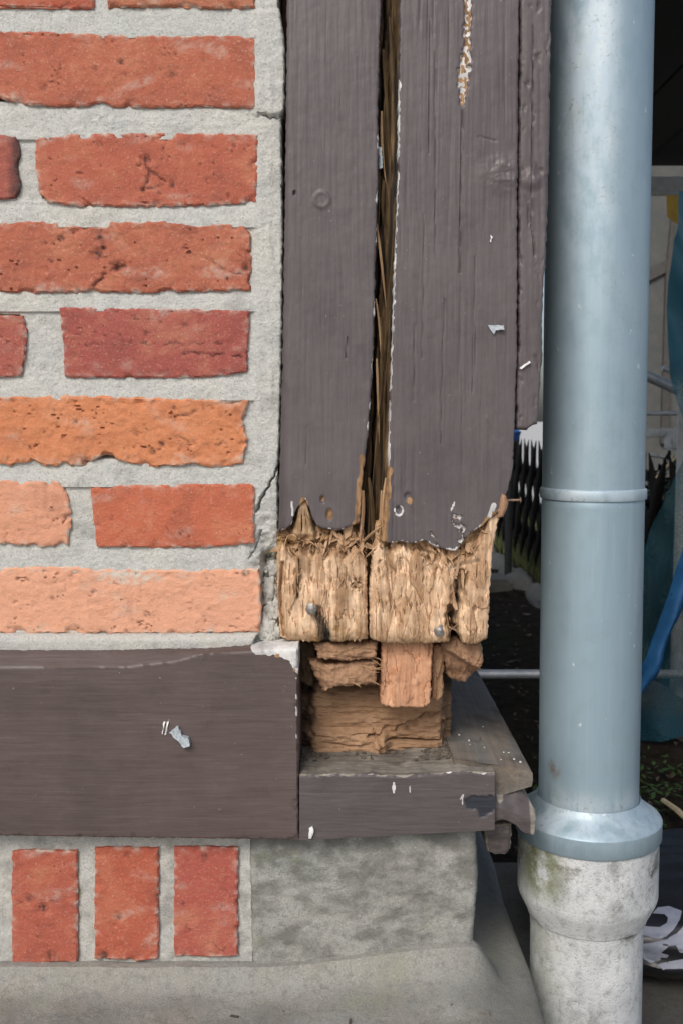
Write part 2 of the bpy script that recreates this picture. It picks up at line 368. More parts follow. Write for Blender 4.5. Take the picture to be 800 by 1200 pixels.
def m_tarp():
    t = NT('blue_tarp'); n1 = t.noise(28, 5, .6); k = t.n('ShaderNodeTexVoronoi'); k.inputs['Scale'].default_value = 30; k.inputs['Randomness'].default_value = .25; t.lk(t.tc, k.inputs['Vector'])
    c = t.mix(t.rng(n1, .35, .65), (.008, .075, .2), (.018, .12, .3)); c = t.mix(t.mul(t.rng(k.outputs['Distance'], .2, .12), .8), c, (.005, .03, .08))
    return t.fin(c, .55, t.bump(n1, .6, .006))
M = dict(
    brick=m_brick(), mortar=m_mortar(blot=.4), ledge=m_mortar('weathered_render', (.33, .333, .31), (.345, .33, .285)),
    stone=m_mortar('sandstone', (.36, .37, .345), (.38, .375, .34)),
    post=m_paint('post_paint', (.1, .084, .087)), sill=m_paint('sill_paint', (.092, .069, .064), 'x'),
    board=m_paint('board_paint', (.086, .073, .073), 'x', (.27, .245, .205)),
    grey=m_wood('grey_weathered_wood', (.19, .18, .163), (.3, .285, .26), axis='y'),
    fresh=m_wood('fresh_broken_wood', (.4, .225, .115), (.82, .61, .42)), tenon=m_wood('pink_wood', (.46, .22, .12), (.68, .4, .25)),
    crackw=m_wood('old_crack_wood', (.1, .062, .03), (.27, .185, .1)), core=m_wood('rotten_core_wood', (.33, .19, .105), (.54, .36, .23), axis='x'),
    chunk=m_wood('chunk_wood', (.32, .18, .105), (.54, .35, .225)), fibre=m_wood('wood_fibre', (.34, .2, .1), (.62, .44, .27), st=.2),
    darkfibre=m_wood('dark_wood_fibre', (.06, .038, .018), (.2, .13, .06), st=.2),
    zinc=m_zinc(), standpipe=m_standpipe(), nail=m_plain('nail_steel', (.16, .15, .14), (.34, .32, .3), 300, .45, .6),
    rust=m_plain('rusty_steel', (.13, .07, .045), (.3, .2, .14), 300, .7, .2), flake=m_plain('grey_flake', (.25, .3, .33), (.45, .5, .53), 400, .5),
    white=m_plain('white_chip', (.6, .6, .6), (.8, .8, .78), 400, .6),
    soil=m_soil(), concrete=m_mortar('concrete', (.15, .145, .125), (.12, .11, .09)),
    fence=m_plain('tarred_wood', (.006, .0055, .005), (.016, .014, .012), 60, .8, spec=.2), kerb=m_mortar('kerb_stone', (.16, .16, .145), (.2, .185, .15)),
    grass=m_plain('grass', (.06, .075, .018), (.13, .14, .045), 30, .7), weed=m_plain('weed_leaf', (.022, .06, .01), (.06, .12, .02), 20, .5),
    litter=m_plain('litter', (.03, .024, .018), (.16, .13, .1), 15, .9), steel=m_plain('galvanised_steel', (.5, .53, .54), (.68, .7, .7), 30, .4, .3),
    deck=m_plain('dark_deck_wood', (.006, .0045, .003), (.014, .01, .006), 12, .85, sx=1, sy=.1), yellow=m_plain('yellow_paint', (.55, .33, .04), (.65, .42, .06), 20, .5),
    net=m_net(), tarp=m_tarp(), sack=m_plain('black_plastic', (.012, .012, .015), (.02, .02, .024), 8, .32, bst=.4, bd=.01),
    printed=m_plain('pale_print', (.28, .3, .37), (.36, .38, .44), 30, .5), bluebin=m_plain('blue_bin', (.01, .06, .22), (.015, .09, .3), 10, .5),
    plaster=m_mortar('grey_plaster', (.1, .105, .102), (.125, .125, .118)), band_shadow=m_plain('grey_band_shadow', (.055, .052, .047), (.07, .066, .06), 20, .8),
    road=m_mortar('pale_road', (.5, .5, .48), (.55, .54, .5)), straw=m_plain('dry_stick', (.4, .33, .2), (.55, .47, .32), 60, .8),
    dark=m_plain('dark_steel', (.02, .02, .02), (.035, .035, .035), 20, .6),
)

# ================================================================== THE WALL
wall = thing('brick_wall', 'red brick wall with wide pale mortar joints beside the grey timber post', 'wall', (-.3, .05, .62))
rows = [  # y top, y bottom, list of (x0, x1, colour, rough)
    (-70, 8, [(-330, 110, (.4, .1, .06), 1), (126, 299, (.38, .14, .08), 1)]),
    (38, 125, [(-14, 300, (.4, .125, .076), 1), (-330, -34, (.38, .09, .05), 1)]),
    (157, 239, [(40, 302, (.395, .115, .072), 1.2), (-240, 22, (.33, .1, .075), 1)]),
    (261, 342, [(-16, 294, (.39, .125, .076), 1.8), (-330, -40, (.4, .1, .06), 1)]),
    (360, 442, [(71, 292, (.33, .09, .072), .9), (-230, 30, (.35, .105, .078), 1)]),
    (464, 546, [(-18, 291, (.56, .215, .1), 2.2), (-330, -40, (.4, .1, .06), 1)]),
    (566, 641, [(108, 298, (.47, .135, .074), 1), (-220, 83, (.62, .3, .19), 1.8)]),
    (665, 741, [(-15, 304, (.68, .35, .225), 1.6), (-330, -40, (.5, .2, .1), 1)]),
]
def brick(name, par, x0, x1, y0, y1, col, rough, seed, Y=0.0, back=.07, pits=(), cracks=(), topl=None, botl=None, leftl=None, rightl=None, extra=None, res=1.5):
    rs = random.Random(seed)
    j = lambda a: rs.uniform(-a, a)
    topl = topl or [(x0, y0 + j(1.5)), (x0 + (x1 - x0) * .35, y0 + j(1.5)), (x0 + (x1 - x0) * .7, y0 + j(1.5)), (x1, y0 + j(2))]
    botl = botl or [(x0, y1 + j(1.5)), (x0 + (x1 - x0) * .35, y1 + j(1.5)), (x0 + (x1 - x0) * .7, y1 + j(1.5)), (x1, y1 + j(2))]
    leftl = leftl or [topl[0], botl[0]]; rightl = rightl or [topl[-1], botl[-1]]
    def relief(px, py, d):
        r = .0011 * rough * fbm(px / 60, py / 35, seed, 4, seed) + .0009 * rough * fbm(px / 11, py / 8, seed, 5, seed + 3, .65)
        n = gn(px / 6, py / 4, seed * 1.7, seed + 9)
        r = r + .0012 * rough * ss(.55, .8, n)
        fis = ss(.05, 0, np.abs(gn((px + 6 * gn(px / 20, py / 9, 2, seed)) / 22, py / 7, 3, seed + 14))) * ss(.22, .5, gn(px / 26, py / 14, 6, seed + 15))
        r = r + .0014 * rough * fis
        chip = gn(px / 16, py / 12, seed, seed + 12)
        r = r + .004 * rough * np.exp(-d / 3.5) * ss(.15, .6, chip)
        for (x, y, q, dp) in pits: r = r + dp * .0006 * ss(1.3, .2, np.hypot(px - x, (py - y)) / q * (1 + .6 * gn(px / 4, py / 4, 2, seed)))
        for (pts, wd, dp) in cracks: r = r + dp * .0009 * ss(0, .6, gn(px / 12, py / 9, 3, seed) + .35) * ss(wd, 0, segd(px + 4 * gn(px / 7, py / 7, 1, seed), py + 4 * gn(px / 7, py / 7, 5, seed), pts))
        return r
    def attrs(px, py, d):
        dirt_shade = .35 * ss(.55, .8, gn(px / 6, py / 4, seed * 1.7, seed + 9)) * np.ones_like(px)
        for (x, y, q, dp) in pits: dirt_shade = np.maximum(dirt_shade, min(.9, .34 * dp) * ss(1.0, .25, np.hypot(px - x, py - y) / q * (1 + .5 * gn(px / 3, py / 3, 2, seed))) * ss(-.5, .3, gn(px / 3.5, py / 3.5, 8, seed)))
        for (pts, wd, dp) in cracks: dirt_shade = np.maximum(dirt_shade, .7 * ss(0, .6, gn(px / 12, py / 9, 3, seed) + .35) * ss(wd, 0, segd(px + 4 * gn(px / 7, py / 7, 1, seed), py + 4 * gn(px / 7, py / 7, 5, seed), pts)))
        fis = ss(.05, 0, np.abs(gn((px + 6 * gn(px / 20, py / 9, 2, seed)) / 22, py / 7, 3, seed + 14))) * ss(.22, .5, gn(px / 26, py / 14, 6, seed + 15))
        dirt_shade = np.maximum(dirt_shade, .55 * fis) + .3 * ss(.25, .7, fbm(px / 30, py / 16, 5, 5, seed + 16, .65))
        pale = .9 * np.exp(-d / 2.2) * ss(-.05, .3, gn(px / 14, py / 9, 4, seed + 2)) + .3 * ss(.2, .6, gn(px / 40, py / 22, 7, seed + 4))
        A = dict(dirt_shade=dirt_shade, pale=pale)
        if extra: extra(A, px, py, d)
        return A
    return slab(name, par, M['brick'], topl, botl, leftl, rightl, Y, back, res, .4 + .8 * rough, 9.0, 1.3, relief, attrs, seed, color=col)
def burnt(A, px, py, d): A['dirt_shade'] = np.maximum(A['dirt_shade'], .75 * ss(6, 20, px + 4 * gn(px / 8, py / 12, 0, 3)))
def smear(A, px, py, d): A['pale'] = np.maximum(A['pale'], 1.0 * ss(12, 4, np.hypot((px - 150) / 4.5, (py - 676))) )
hero = {
    (1, 0): dict(topl=[(-14, 36), (60, 37), (125, 40), (210, 42), (300, 41)], botl=[(-14, 110), (0, 114), (25, 122), (60, 124), (100, 124), (120, 119), (130, 124), (200, 126), (240, 124), (270, 126), (300, 126)],
                 pits=[(202, 86, 9, 1.6), (143, 73, 5, 3), (113, 80, 4, 2), (52, 103, 6, 1.8), (122, 44, 5, 2), (240, 70, 4, 1.5), (82, 97, 3, 1.5)], cracks=[([(190, 80), (205, 78), (213, 80)], 2.2, 1.5)]),
    (2, 0): dict(topl=[(40, 162), (75, 160), (85, 156), (200, 156), (302, 157)], botl=[(56, 237), (90, 241), (180, 242), (250, 240), (300, 236)], leftl=[(40, 162), (41, 190), (46, 225), (56, 237)],
                 pits=[(172, 187, 7, 4), (203, 217, 5, 2.5), (118, 170, 4, 2), (167, 222, 4, 2), (275, 170, 4, 1.5)], cracks=[([(172, 190), (176, 205), (166, 225), (163, 240)], 2.5, 2.2), ([(177, 200), (190, 210), (203, 218)], 2.5, 2.2), ([(192, 160), (193, 180), (185, 200)], 1.5, 1), ([(166, 224), (195, 216)], 2.0, 1.2)]),
    (2, 1): dict(topl=[(-240, 157), (0, 158), (20, 160)], botl=[(-240, 234), (0, 233), (18, 232)], rightl=[(20, 160), (23, 180), (20, 200), (25, 215), (18, 232)], extra=burnt),
    (3, 0): dict(topl=[(-16, 262), (40, 259), (70, 262), (100, 268), (125, 266), (130, 260), (190, 259), (235, 266), (260, 262), (285, 264), (294, 272)], botl=[(-16, 342), (40, 343), (100, 342), (180, 343), (240, 341), (294, 340)],
                 pits=[(115, 298, 9, 4), (72, 279, 6, 2.5), (138, 312, 8, 5), (60, 305, 5, 2), (118, 278, 4, 2), (288, 314, 5, 4)], cracks=[([(108, 336), (125, 320), (146, 311)], 4, 3.0), ([(240, 300), (265, 318), (290, 322)], 2, 1.2), ([(118, 270), (122, 292)], 3, 1.5)]),
    (4, 0): dict(leftl=[(70, 360), (72, 385), (75, 410), (75, 442)], topl=[(70, 360), (140, 361), (230, 362), (292, 364)], botl=[(75, 442), (150, 443), (240, 442), (290, 436)], pits=[(172, 391, 5, 2), (217, 381, 5, 1.5), (88, 416, 4, 1.5)],
                 cracks=[([(92, 403), (180, 402), (260, 402)], 1.6, .9), ([(210, 413), (290, 417)], 2.4, 2.0), ([(238, 428), (240, 441)], 1.5, 1)]),
    (4, 1): dict(rightl=[(26, 370), (31, 385), (30, 420), (24, 441)], topl=[(-230, 368), (0, 369), (26, 370)], botl=[(-230, 443), (0, 442), (24, 441)]),
    (5, 0): dict(topl=[(-18, 465), (100, 464), (200, 467), (291, 470)], botl=[(-18, 540), (0, 543), (15, 545), (38, 539), (52, 546), (100, 544), (118, 535), (130, 535), (150, 543), (175, 548), (230, 544), (255, 547), (284, 544)], rightl=[(291, 470), (284, 495), (290, 515), (284, 544)],
                 pits=[(100, 541, 7, 3), (190, 520, 5, 3), (205, 478, 4, 2), (160, 508, 4, 2), (90, 494, 4, 2), (180, 530, 5, 2.5), (240, 478, 4, 2)], cracks=[([(205, 510), (240, 522), (270, 520)], 2.5, 1.5), ([(190, 490), (250, 480)], 2, 1.2)]),
    (6, 0): dict(leftl=[(106, 572), (109, 600), (113, 641)], topl=[(106, 572), (150, 569), (230, 567), (298, 567)], botl=[(113, 641), (180, 642), (250, 641), (298, 637)]),
    (6, 1): dict(rightl=[(68, 564), (78, 580), (83, 600), (80, 640)], topl=[(-220, 562), (0, 563), (68, 564)], botl=[(-220, 638), (0, 637), (50, 640), (80, 640)]),
    (7, 0): dict(topl=[(-15, 665), (90, 664), (110, 667), (200, 668), (304, 667)], botl=[(-15, 742), (100, 742), (200, 743), (304, 741)], rightl=[(304, 667), (306, 700), (304, 741)], extra=smear, pits=[(172, 720, 5, 2), (110, 694, 4, 2), (62, 701, 3, 2), (288, 672, 6, 2.5), (85, 677, 4, 2)]),
}
sd_ = 100
for ri, (y0, y1, bl) in enumerate(rows):
    for bi, (x0, x1, col, rg) in enumerate(bl):
        sd_ += 7
        kw = hero.get((ri, bi), {})
        brick('brick', wall, x0, x1, y0, y1, col, rg, sd_, res=1.4 if x1 > 0 else 5, **kw)
    x = -350 if bl[-1][0] <= -300 else bl[-1][0] - 20
    while x > -1000:                               # the wall goes on beside the picture
        L_ = 290 if ri % 2 else 140
        sd_ += 7; brick('brick', wall, x - L_, x, y0, y1, random.Random(sd_).choice([(.4, .1, .06), (.36, .085, .055), (.5, .17, .08)]), 1, sd_, res=8)
        x -= L_ + 20
for k in range(3):
    yb = -92 - k * 104; x = 299 if k % 2 else 290
    while x > -900:
        L_ = 300 if k % 2 == 0 else 240
        sd_ += 7; brick('brick', wall, x - L_, x, yb - 82, yb, random.Random(sd_).choice([(.4, .1, .06), (.36, .085, .055), (.45, .13, .07)]), 1, sd_, res=8)
        x -= L_ + 20
# mortar: one face with tooled bed joints, ends in a strip against the post
bot_y = np.array([8, 125, 240, 342, 442, 546, 641, 741]); top_y = np.array([38, 157, 261, 360, 464, 566, 665, 764])
def mort_relief(px, py, d):
    r = .0042 + 0 * px
    for b_, t_ in zip(bot_y, top_y):
        m = (py > b_ - 6) & (py < t_ + 6)
        q = np.clip((py - b_) / (t_ - b_), 0, 1)
        r = np.where(m, .0038 - .0023 * q ** .6, r)
    for (y0, y1, bl) in rows:
        for (x0, x1, _, _) in bl: r = r + .012 * ss(7, 12, np.minimum(np.minimum(px - x0, x1 - px), np.minimum(py - y0, y1 - py)))
    strip = ss(292, 304, px)
    r = r * (1 - strip) + strip * (.0015 - .0012 * ss(5, 0, np.abs(px - 318 + 7 * gn(0, py / 60, 0, 33))) * ss(-.2, .3, gn(0, py / 80, 3, 34)))
    r = r - .0035 * strip * ss(136 + 3 * gn(px / 9, 1, 1, 4), 132 + 3 * gn(px / 9, 1, 1, 4), py) * ss(8, 16, py)   # thicker top piece
    r = r + .0016 * fbm(px / 34, py / 20, 1, 4, 31) + .0009 * fbm(px / 7, py / 6, 1, 4, 32)
    low = ss(575, 640, py) * ss(288, 306, px + .12 * (py - 640))
    cr = fbm(px / 12, py / 14, 2, 4, 44)
    void = ss(640, 662, py) * ss(303, 310, px)
    r = r + low * (.006 + .008 * cr) + void * (.014 + .03 * np.clip(fbm(px / 9, py / 16, 6, 3, 47) + .05, -.3, 1))
    r = r + .009 * ss(1.7, 0, segd(px + 3 * gn(px / 7, py / 7, 0, 35), py, [(328, 541), (320, 560), (306, 585), (300, 600)])) + .004 * ss(1.6, 0, segd(px + 3 * gn(px / 6, py / 6, 0, 36), py, [(306, 622), (300, 640), (292, 655)]))
    r = r + .004 * ss(1.8, 0, segd(px, py + 4 * gn(px / 7, 0, 0, 37), [(334, 134), (316, 138), (303, 131)]))
    return r
def mort_attr(px, py, d):
    void = ss(640, 662, py) * ss(303, 310, px)  # the crumbled gap beside the post is darker
    return dict(damp_shade=np.clip(.55 * ss(575, 650, py) * ss(290, 306, px) * ss(.0, .4, fbm(px / 10, py / 12, 1, 4, 9)) + .35 * ss(0.1, .5, fbm(px / 60, py / 40, 2, 3, 10)) + .3 * void, 0, 1),
                moss=.8 * ss(8, 2, np.hypot(px - 317, (py - 650) / 1.6)) + .5 * ss(5, 1, np.hypot(px - 332, py - 136)))
slab('mortar', wall, M['mortar'], [(-30, -30), (327, -30)], [(-30, 768), (296, 768), (327, 758)],
     right=[(325, -30), (326, 0), (332, 40), (334, 60), (333, 128), (329, 138), (331, 250), (330, 400), (327, 520), (325, 545), (325, 620), (327, 758)], Y=0.0, back=.06, res=1.15, rag=1.2, rnd=2.5, relief=mort_relief, attrs=mort_attr, seed=50)
slab('mortar', wall, M['mortar'], [(-1000, -420), (-29.5, -420)], [(-1000, 768), (-29.5, 768)], Y=0.003, back=.06, res=9, rag=0, rnd=0, seed=51, relief=lambda x, y, d: .001 * gn(x / 30, y / 20, 0, 1))
slab('mortar', wall, M['mortar'], [(-29, -420), (326, -420)], [(-29, -30.5), (326, -30.5)], Y=0.003, back=.06, res=5, rag=0, rnd=0, seed=52, relief=lambda x, y, d: .001 * gn(x / 30, y / 20, 0, 1))
# lip of mortar under the lowest course
slab('mortar_lip', wall, M['mortar'], [(-30, 743), (120, 744), (303, 743)], [(-30, 764), (120, 766), (230, 764), (294, 762)], right=[(303, 743), (297, 752), (294, 762)], Y=-.006, back=.01, res=1.4, rag=.8, rnd=3,
     relief=lambda x, y, d: .0055 * ss(752, 742, y) + .001 * fbm(x / 12, y / 9, 0, 4, 3), attrs=lambda x, y, d: dict(damp_shade=.12 + 0 * x), seed=53)
# crumbled lumps of mortar in the gap beside the post
lr = random.Random(5)
def lump(name, par, mat, c, r, seed, sq=(1, 1, 1), n=10, amp=.35, **kw):
    th = np.linspace(0, math.pi, n)[:, None]; ph = np.linspace(0, 2 * math.pi, 2 * n, endpoint=False)[None]
    D = np.stack([np.sin(th) * np.cos(ph), np.sin(th) * np.sin(ph), np.cos(th) + 0 * ph], -1)
    q = r * (1 + amp * fbm(D[..., 0] * 1.6, D[..., 1] * 1.6, D[..., 2] * 1.6 + seed, 4, seed))
    P = np.asarray(c) + D * q[..., None] * np.array(sq)
    return loft(name, par, mat, np.swapaxes(P, 0, 1), caps=False, angle=60, **kw)
for (x, y, r, Yd) in [(317, 690, .009, .012), (320, 715, .008, .01), (312, 735, .0105, .006), (321, 667, .008, .016), (318, 742, .008, .004), (306, 748, .006, .008)]:
    lump('mortar_lump', wall, M['mortar'], at(x, y, Yd + .006), r, lr.randint(0, 99), (1, .6, 1.3), 22, 1.1)
# plain return wall of the house behind the post
bevbox('return_wall', wall, M['mortar'], -1.2, .12, .21, 3.2, .62, 2.6, .003)
bevbox('inner_fill', wall, M['mortar'], -.78, -.06, .058, .205, .66, 1.7, .003)

# ================================================================== PLINTH
plinth = thing('plinth', 'grey stone and brick plinth with sloping rendered ledge under the brown sill', 'plinth', (-.3, .1, 0))
for i, (x0, x1, y0, y1, col) in enumerate([(14, 91, 997, 1129, (.4, .108, .07)), (111, 186, 994, 1126, (.42, .11, .066)), (204, 279, 993, 1122, (.39, .1, .074))]):
    brick('brick', plinth, x0, x1, y0, y1, col, .75, 900 + i * 5, Y=-.003, back=.06, res=1.3,
          pits=[[(35, 1053, 7, 2), (50, 1065, 8, 3), (60, 1120, 9, 2)], [(140, 1075, 6, 2), (122, 1120, 8, 3), (150, 1003, 5, 2)], [(240, 1005, 6, 2), (215, 1060, 4, 1.5)]][i])
for k in range(8):
    x = -6 - k * 95
    brick('brick', plinth, x - 76, x, 996, 1128, (.42, .1, .06), 1, 940 + k * 3, Y=-.003, back=.06, res=6)
slab('mortar', plinth, M['mortar'], [(-800, 976), (296, 976)], [(-800, 1175), (296, 1175)], Y=.0015, back=.055, res=1.6, rag=0, rnd=0, seed=60,
     relief=lambda x, y, d: .0016 * fbm(x / 26, y / 26, 0, 4, 61) + .0007 * fbm(x / 6, y / 6, 0, 3, 62), attrs=lambda x, y, d: dict(damp_shade=.55 * ss(-.1, .4, fbm(x / 30, y / 24, 3, 4, 63)), moss=.9 * ss(7, 2, np.hypot(x - 93, y - 1046))))
slab('cornerstone', plinth, M['stone'], [(292, 979), (558, 972)], [(296, 1150), (420, 1150), (500, 1150), (554, 1150)], right=[(558, 972), (560, 1030), (555, 1096), (554, 1150)], Y=-.004, back=.3, res=1.5, rag=1.0, rnd=5, seed=64,
     relief=lambda x, y, d: .003 * fbm(x / 70, y / 50, 0, 4, 65) + .001 * fbm(x / 12, y / 9, 0, 4, 66),
     attrs=lambda x, y, d: dict(damp_shade=np.clip(.95 * ss(-.15, .3, fbm(x / 45, y / 28, 3, 6, 68, .65) + .12 * ss(1100, 1000, y)) - .3 * ss(20, 0, np.hypot((x - 425) / 2, y - 1000)), 0, 1), moss=.35 * ss(.1, .5, fbm(x / 40, y / 30, 5, 4, 69))))
gx = np.concatenate([np.linspace(-1.1, -.36, 20)[:-1], np.linspace(-.36, .187, 207)]); gy = np.concatenate([np.linspace(-.34, -.16, 8)[:-1], np.linspace(-.16, .02, 75), np.linspace(.03, 3.0, 60)])
X, Yg = np.meshgrid(gx, gy[::-1])
ppx = 400 + X * 1250
Zl = .321 + .02 * np.exp(np.minimum(0, (Yg + .012)) / .012) * ss(.155, .125, X) * ss(.02, -.002, Yg) + .022 * ss(-.08, .13, X) * ss(-.07, 0, Yg) * ss(.17, .12, X) - .1 * np.clip(-Yg - .02, 0, 1) * .35
rr = np.clip(1 - (.187 - X) / .02, 0, 1); Zl = Zl - .012 * (1 - np.sqrt(1 - rr ** 2))
Zl = Zl + .0022 * fbm(X * 18, Yg * 18, 0, 4, 71) + .0009 * fbm(X * 110, Yg * 110, 0, 4, 72)
Xe = X + .006 * fbm(X * 3, Yg * 9, 2, 4, 73) * ss(.13, .187, X)
P = np.stack([Xe, Yg, Zl], -1)
V, f, b = closed(P, 2, 0.0)
dm = np.clip(.55 * ss(-.018, -.045, Yg) * ss(-.5, .25, fbm(X * 12, Yg * 20, 0, 4, 74)) + .65 * ss(.09, .15, X) * ss(-.16, -.04, Yg) + .15, 0, 1)  # right side darkened: shadow of the pipes painted into the colour
ms = .3 * ss(.05, .5, fbm(X * 14, Yg * 14, 3, 4, 75))
mk('ledge', V, f, M['ledge'], plinth, attrs=dict(damp_shade=np.concatenate([dm.ravel(), dm.ravel()[b]]), moss=np.concatenate([ms.ravel(), ms.ravel()[b]])))
mny = Many()
for k in range(16):                                # crumbs of mortar lying on the ledge
    x = lr.uniform(-.33, .15); y = lr.uniform(-.13, -.03); r = lr.uniform(.0003, .0011)
    z = .321 - .035 * max(0, -y - .02)
    V_, f_ = boxv(x - r, x + r, y - r, y + r, z - r * .5, z + r); V_ = np.array(V_) + np.array([[lr.uniform(-.4, .4) * r for _ in range(3)] for _ in range(8)]); mny.add(V_, f_)
wc = Many()
for k in range(34):
    x = lr.gauss(.06, .12); y = lr.uniform(-.12, -.02)
    if x > .16: continue
    z = .321 - .035 * max(0, -y - .02) + .022 * float(ss(-.08, .13, x) * ss(-.07, 0, y)); a = lr.uniform(0, 3.14); l_ = lr.uniform(.001, .005); w_ = lr.uniform(.0004, .0012)
    c_, s_ = math.cos(a), math.sin(a); q = [(l_, w_), (-l_, w_), (-l_, -w_), (l_, -w_)]
    V_ = [(x + p * c_ - o * s_, y + p * s_ + o * c_, z + dz_) for dz_ in (0, w_ * 1.6) for p, o in q]
    wc.add(V_, [(3, 2, 1, 0), (4, 5, 6, 7), (0, 1, 5, 4), (1, 2, 6, 5), (2, 3, 7, 6), (3, 0, 4, 7)])
wc.build('fallen_wood_crumbs', M['litter'], plinth, smooth=False, kind='stuff')
mny.build('mortar_crumbs', M['white'], plinth, smooth=False, kind='stuff')

# ================================================================== SILL BEAM
sill = thing('sill_beam', 'brown painted sill beam with a notch cut out at its rotten end below the post', 'beam', (-.2, .1, .47))
def sill_relief(px, py, d):
    bl = np.interp(px, [-50, 150, 205, 240, 300, 350], [783, 782, 776, 766, 764, 762])
    r = np.clip(bl - py, 0, 30) * MM * 1.15
    r = r + .0012 * fbm(px / 160, py / 40, 0, 3, 81) + .00035 * fbm(px / 40, py / 3.5, 0, 3, 82)
    r = r + .004 * ss(.25, .6, gn(px / 9, py / 5, 0, 83)) * ss(6, 0, d) * .6
    return r
def sill_attr(px, py, d):
    yl = np.interp(px, [285, 300, 325, 338, 350], [755, 767, 768, 774, 792]) + 2 * gn(px / 6, 0, 0, 84)
    pr = ss(1, -1, py - yl) * ss(288, 296, px)
    pr = np.maximum(pr, ss(1.6, .6, np.abs(px - 347.5 + 1.5 * gn(0, py / 5, 0, 85))) * ss(.0, .2, gn(0, py / 14, 3, 86)) * ss(760, 775, py) * ss(895, 880, py))
    return dict(primer=pr, bare=.9 * ss(4, 1, np.abs(py - yl)) * ss(.15, .3, gn(px / 9, py / 9, 0, 88)) * ss(300, 310, px), dirt_shade=0.35 * ss(.2, .6, fbm(px / 18, py / 9, 0, 4, 87)) * pr, old=0 * px)
slab('beam', sill, M['sill'], [(-850, 763), (120, 766), (240, 764), (299, 760), (349, 757)], [(-850, 979), (0, 980), (350, 985)], Y=-.022, back=.16, res=1.6, rag=.6, rnd=2.0, relief=sill_relief, attrs=sill_attr, seed=80)
# notched low end: front face, bare ledge on top
nx = 170
u = np.linspace(351, 579, nx)
top = np.interp(u, [350, 400, 470, 540, 580], [909, 907, 909, 904, 906]) + 1.2 * gn(u / 9, 0, 0, 90)
bot = np.interp(u, [350, 575, 582], [985, 973, 972])
nf, nt = 60, 46
ring = []; aP, aB, aO, aD = [], [], [], []
for i in range(nf):
    t = i / (nf - 1); y = bot + (top - bot) * t
    p = at(u, y, -.021); p[:, 1] += .0008 * fbm(u / 80, y / 25, 0, 3, 91) + .0003 * fbm(u / 30, y / 3, 0, 2, 92) + .002 * ss(3, 0, (1 - t) * 78) * (1 + gn(u / 5, 0, 0, 93))
    old = ss(2.2, -.5, segd(u, y, [(552, 941), (576, 941), (566, 950)]) - 7 - 3 * gn(u / 6, y / 6, 0, 94))
    p[:, 1] += .0012 * old
    ed = (1 - t) * 78
    pr = ss(1, -1, ed - (-.4 + 6 * gn(u / 13, 0, 5, 95))) * ss(-.2, .1, gn(u / 40, 0, 2, 95)); pr = np.maximum(pr, ss(2.5, 1.5, np.hypot((u - 461) / 1.2, (y - 923) / 4)) * .6); pr = np.maximum(pr, ss(2, 1, np.hypot((u - 480) / 1, (y - 925) / 4)) * .55)
    pr = np.maximum(pr, ss(1.2, .4, segd(u, y, [(539, 936), (542, 931), (541, 942)])))
    ring.append(p); aP.append(pr); aB.append(.8 * ss(1, -1, ed - (1 + 5 * gn(u / 22, 3, 5, 96)))); aO.append(old); aD.append(0 * u)
zt = at(u, top, -.021)
for i in range(1, nt):
    t = i / (nt - 1); p = zt.copy(); p[:, 1] = -.021 + .085 * t
    p[:, 2] += .003 * t + .0022 * fbm(p[:, 0] * 60, p[:, 1] * 60, 0, 4, 97) * ss(0, .15, t) + .0012 * fbm(p[:, 0] * 50, p[:, 1] * 300, 0, 3, 98) * ss(0, .1, t)
    ring.append(p); aP.append(.8 * ss(.05, .0, t + .12 * gn(u / 13, 2, 2, 99)) * ss(-.2, .1, gn(u / 40, 0, 2, 95))); aB.append(1 + 0 * u); aO.append(0 * u); aD.append(.25 + .45 * ss(-.2, .3, fbm(u / 30, t * 3, 4, 4, 89)) + .3 * ss(.7, 1, t))  # darker towards the back of the ledge
e1 = zt.copy(); e1[:, 1] = .16; e2 = at(u, bot, -.021); e2[:, 1] = .16
ring += [e1, e2]; aP += [0 * u, 0 * u]; aB += [1 + 0 * u, 0 * u]; aO += [0 * u, 0 * u]; aD += [0 * u + .5, 0 * u]
loft('notched_end', sill, M['board'], np.array(ring)[:, ::-1], attrs=dict(primer=np.array(aP)[:, ::-1], bare=np.array(aB)[:, ::-1], old=np.array(aO)[:, ::-1], dirt_shade=np.array(aD)[:, ::-1]))
# rotten heart of the beam at the back of the notch
def core_relief(px, py, d):
    r = .007 * fbm(px / 34, py / 10, 0, 5, 101, .6) + .0016 * fbm(px / 30, py / 2.6, 0, 3, 102)
    r = r + .006 * ss(3, 0, segd(px, py + 5 * gn(px / 12, py / 9, 0, 103), [(432, 862), (470, 852), (500, 838), (520, 835)])) + .008 * ss(2, 0, segd(px, py, [(452, 866), (500, 868), (515, 868)]))
    r = r + .02 * ss(514, 524, px + 4 * gn(px / 5, py / 8, 0, 104)) + .016 * ss(372, 352, px + 5 * gn(px / 7, py / 7, 0, 109))
    r = r - .008 * ss(14, 3, np.hypot(px - 447, (py - 872) / 1.4)) + .004 * ss(3, 0, segd(px + 4 * gn(px / 6, py / 6, 0, 110), py, [(438, 855), (442, 868), (450, 885)])) + .01 * ss(812, 795, py)
    r = r - .006 * ss(455, 448, px) * ss(852, 858, py) * ss(480, 470, px)
    return r
slab('rotten_core', sill, M['core'], [(346, 742), (530, 742)], [(346, 893), (532, 893)], Y=.045, back=.17, res=1.1, rag=1.5, rnd=3, relief=core_relief,
     attrs=lambda x, y, d: dict(dirt_shade=np.clip(.85 * ss(375, 352, x + 9 * gn(x / 12, y / 12, 0, 105)) + .5 * ss(.25, .6, fbm(x / 16, y / 8, 0, 4, 106)) + .5 * ss(825, 800, y) + .6 * ss(512, 526, x), 0, .9), rot=.5 * ss(0, .5, fbm(x / 40, y / 14, 0, 4, 107))), seed=108)  # darker towards the left, right and top of the notch
deb = Many()
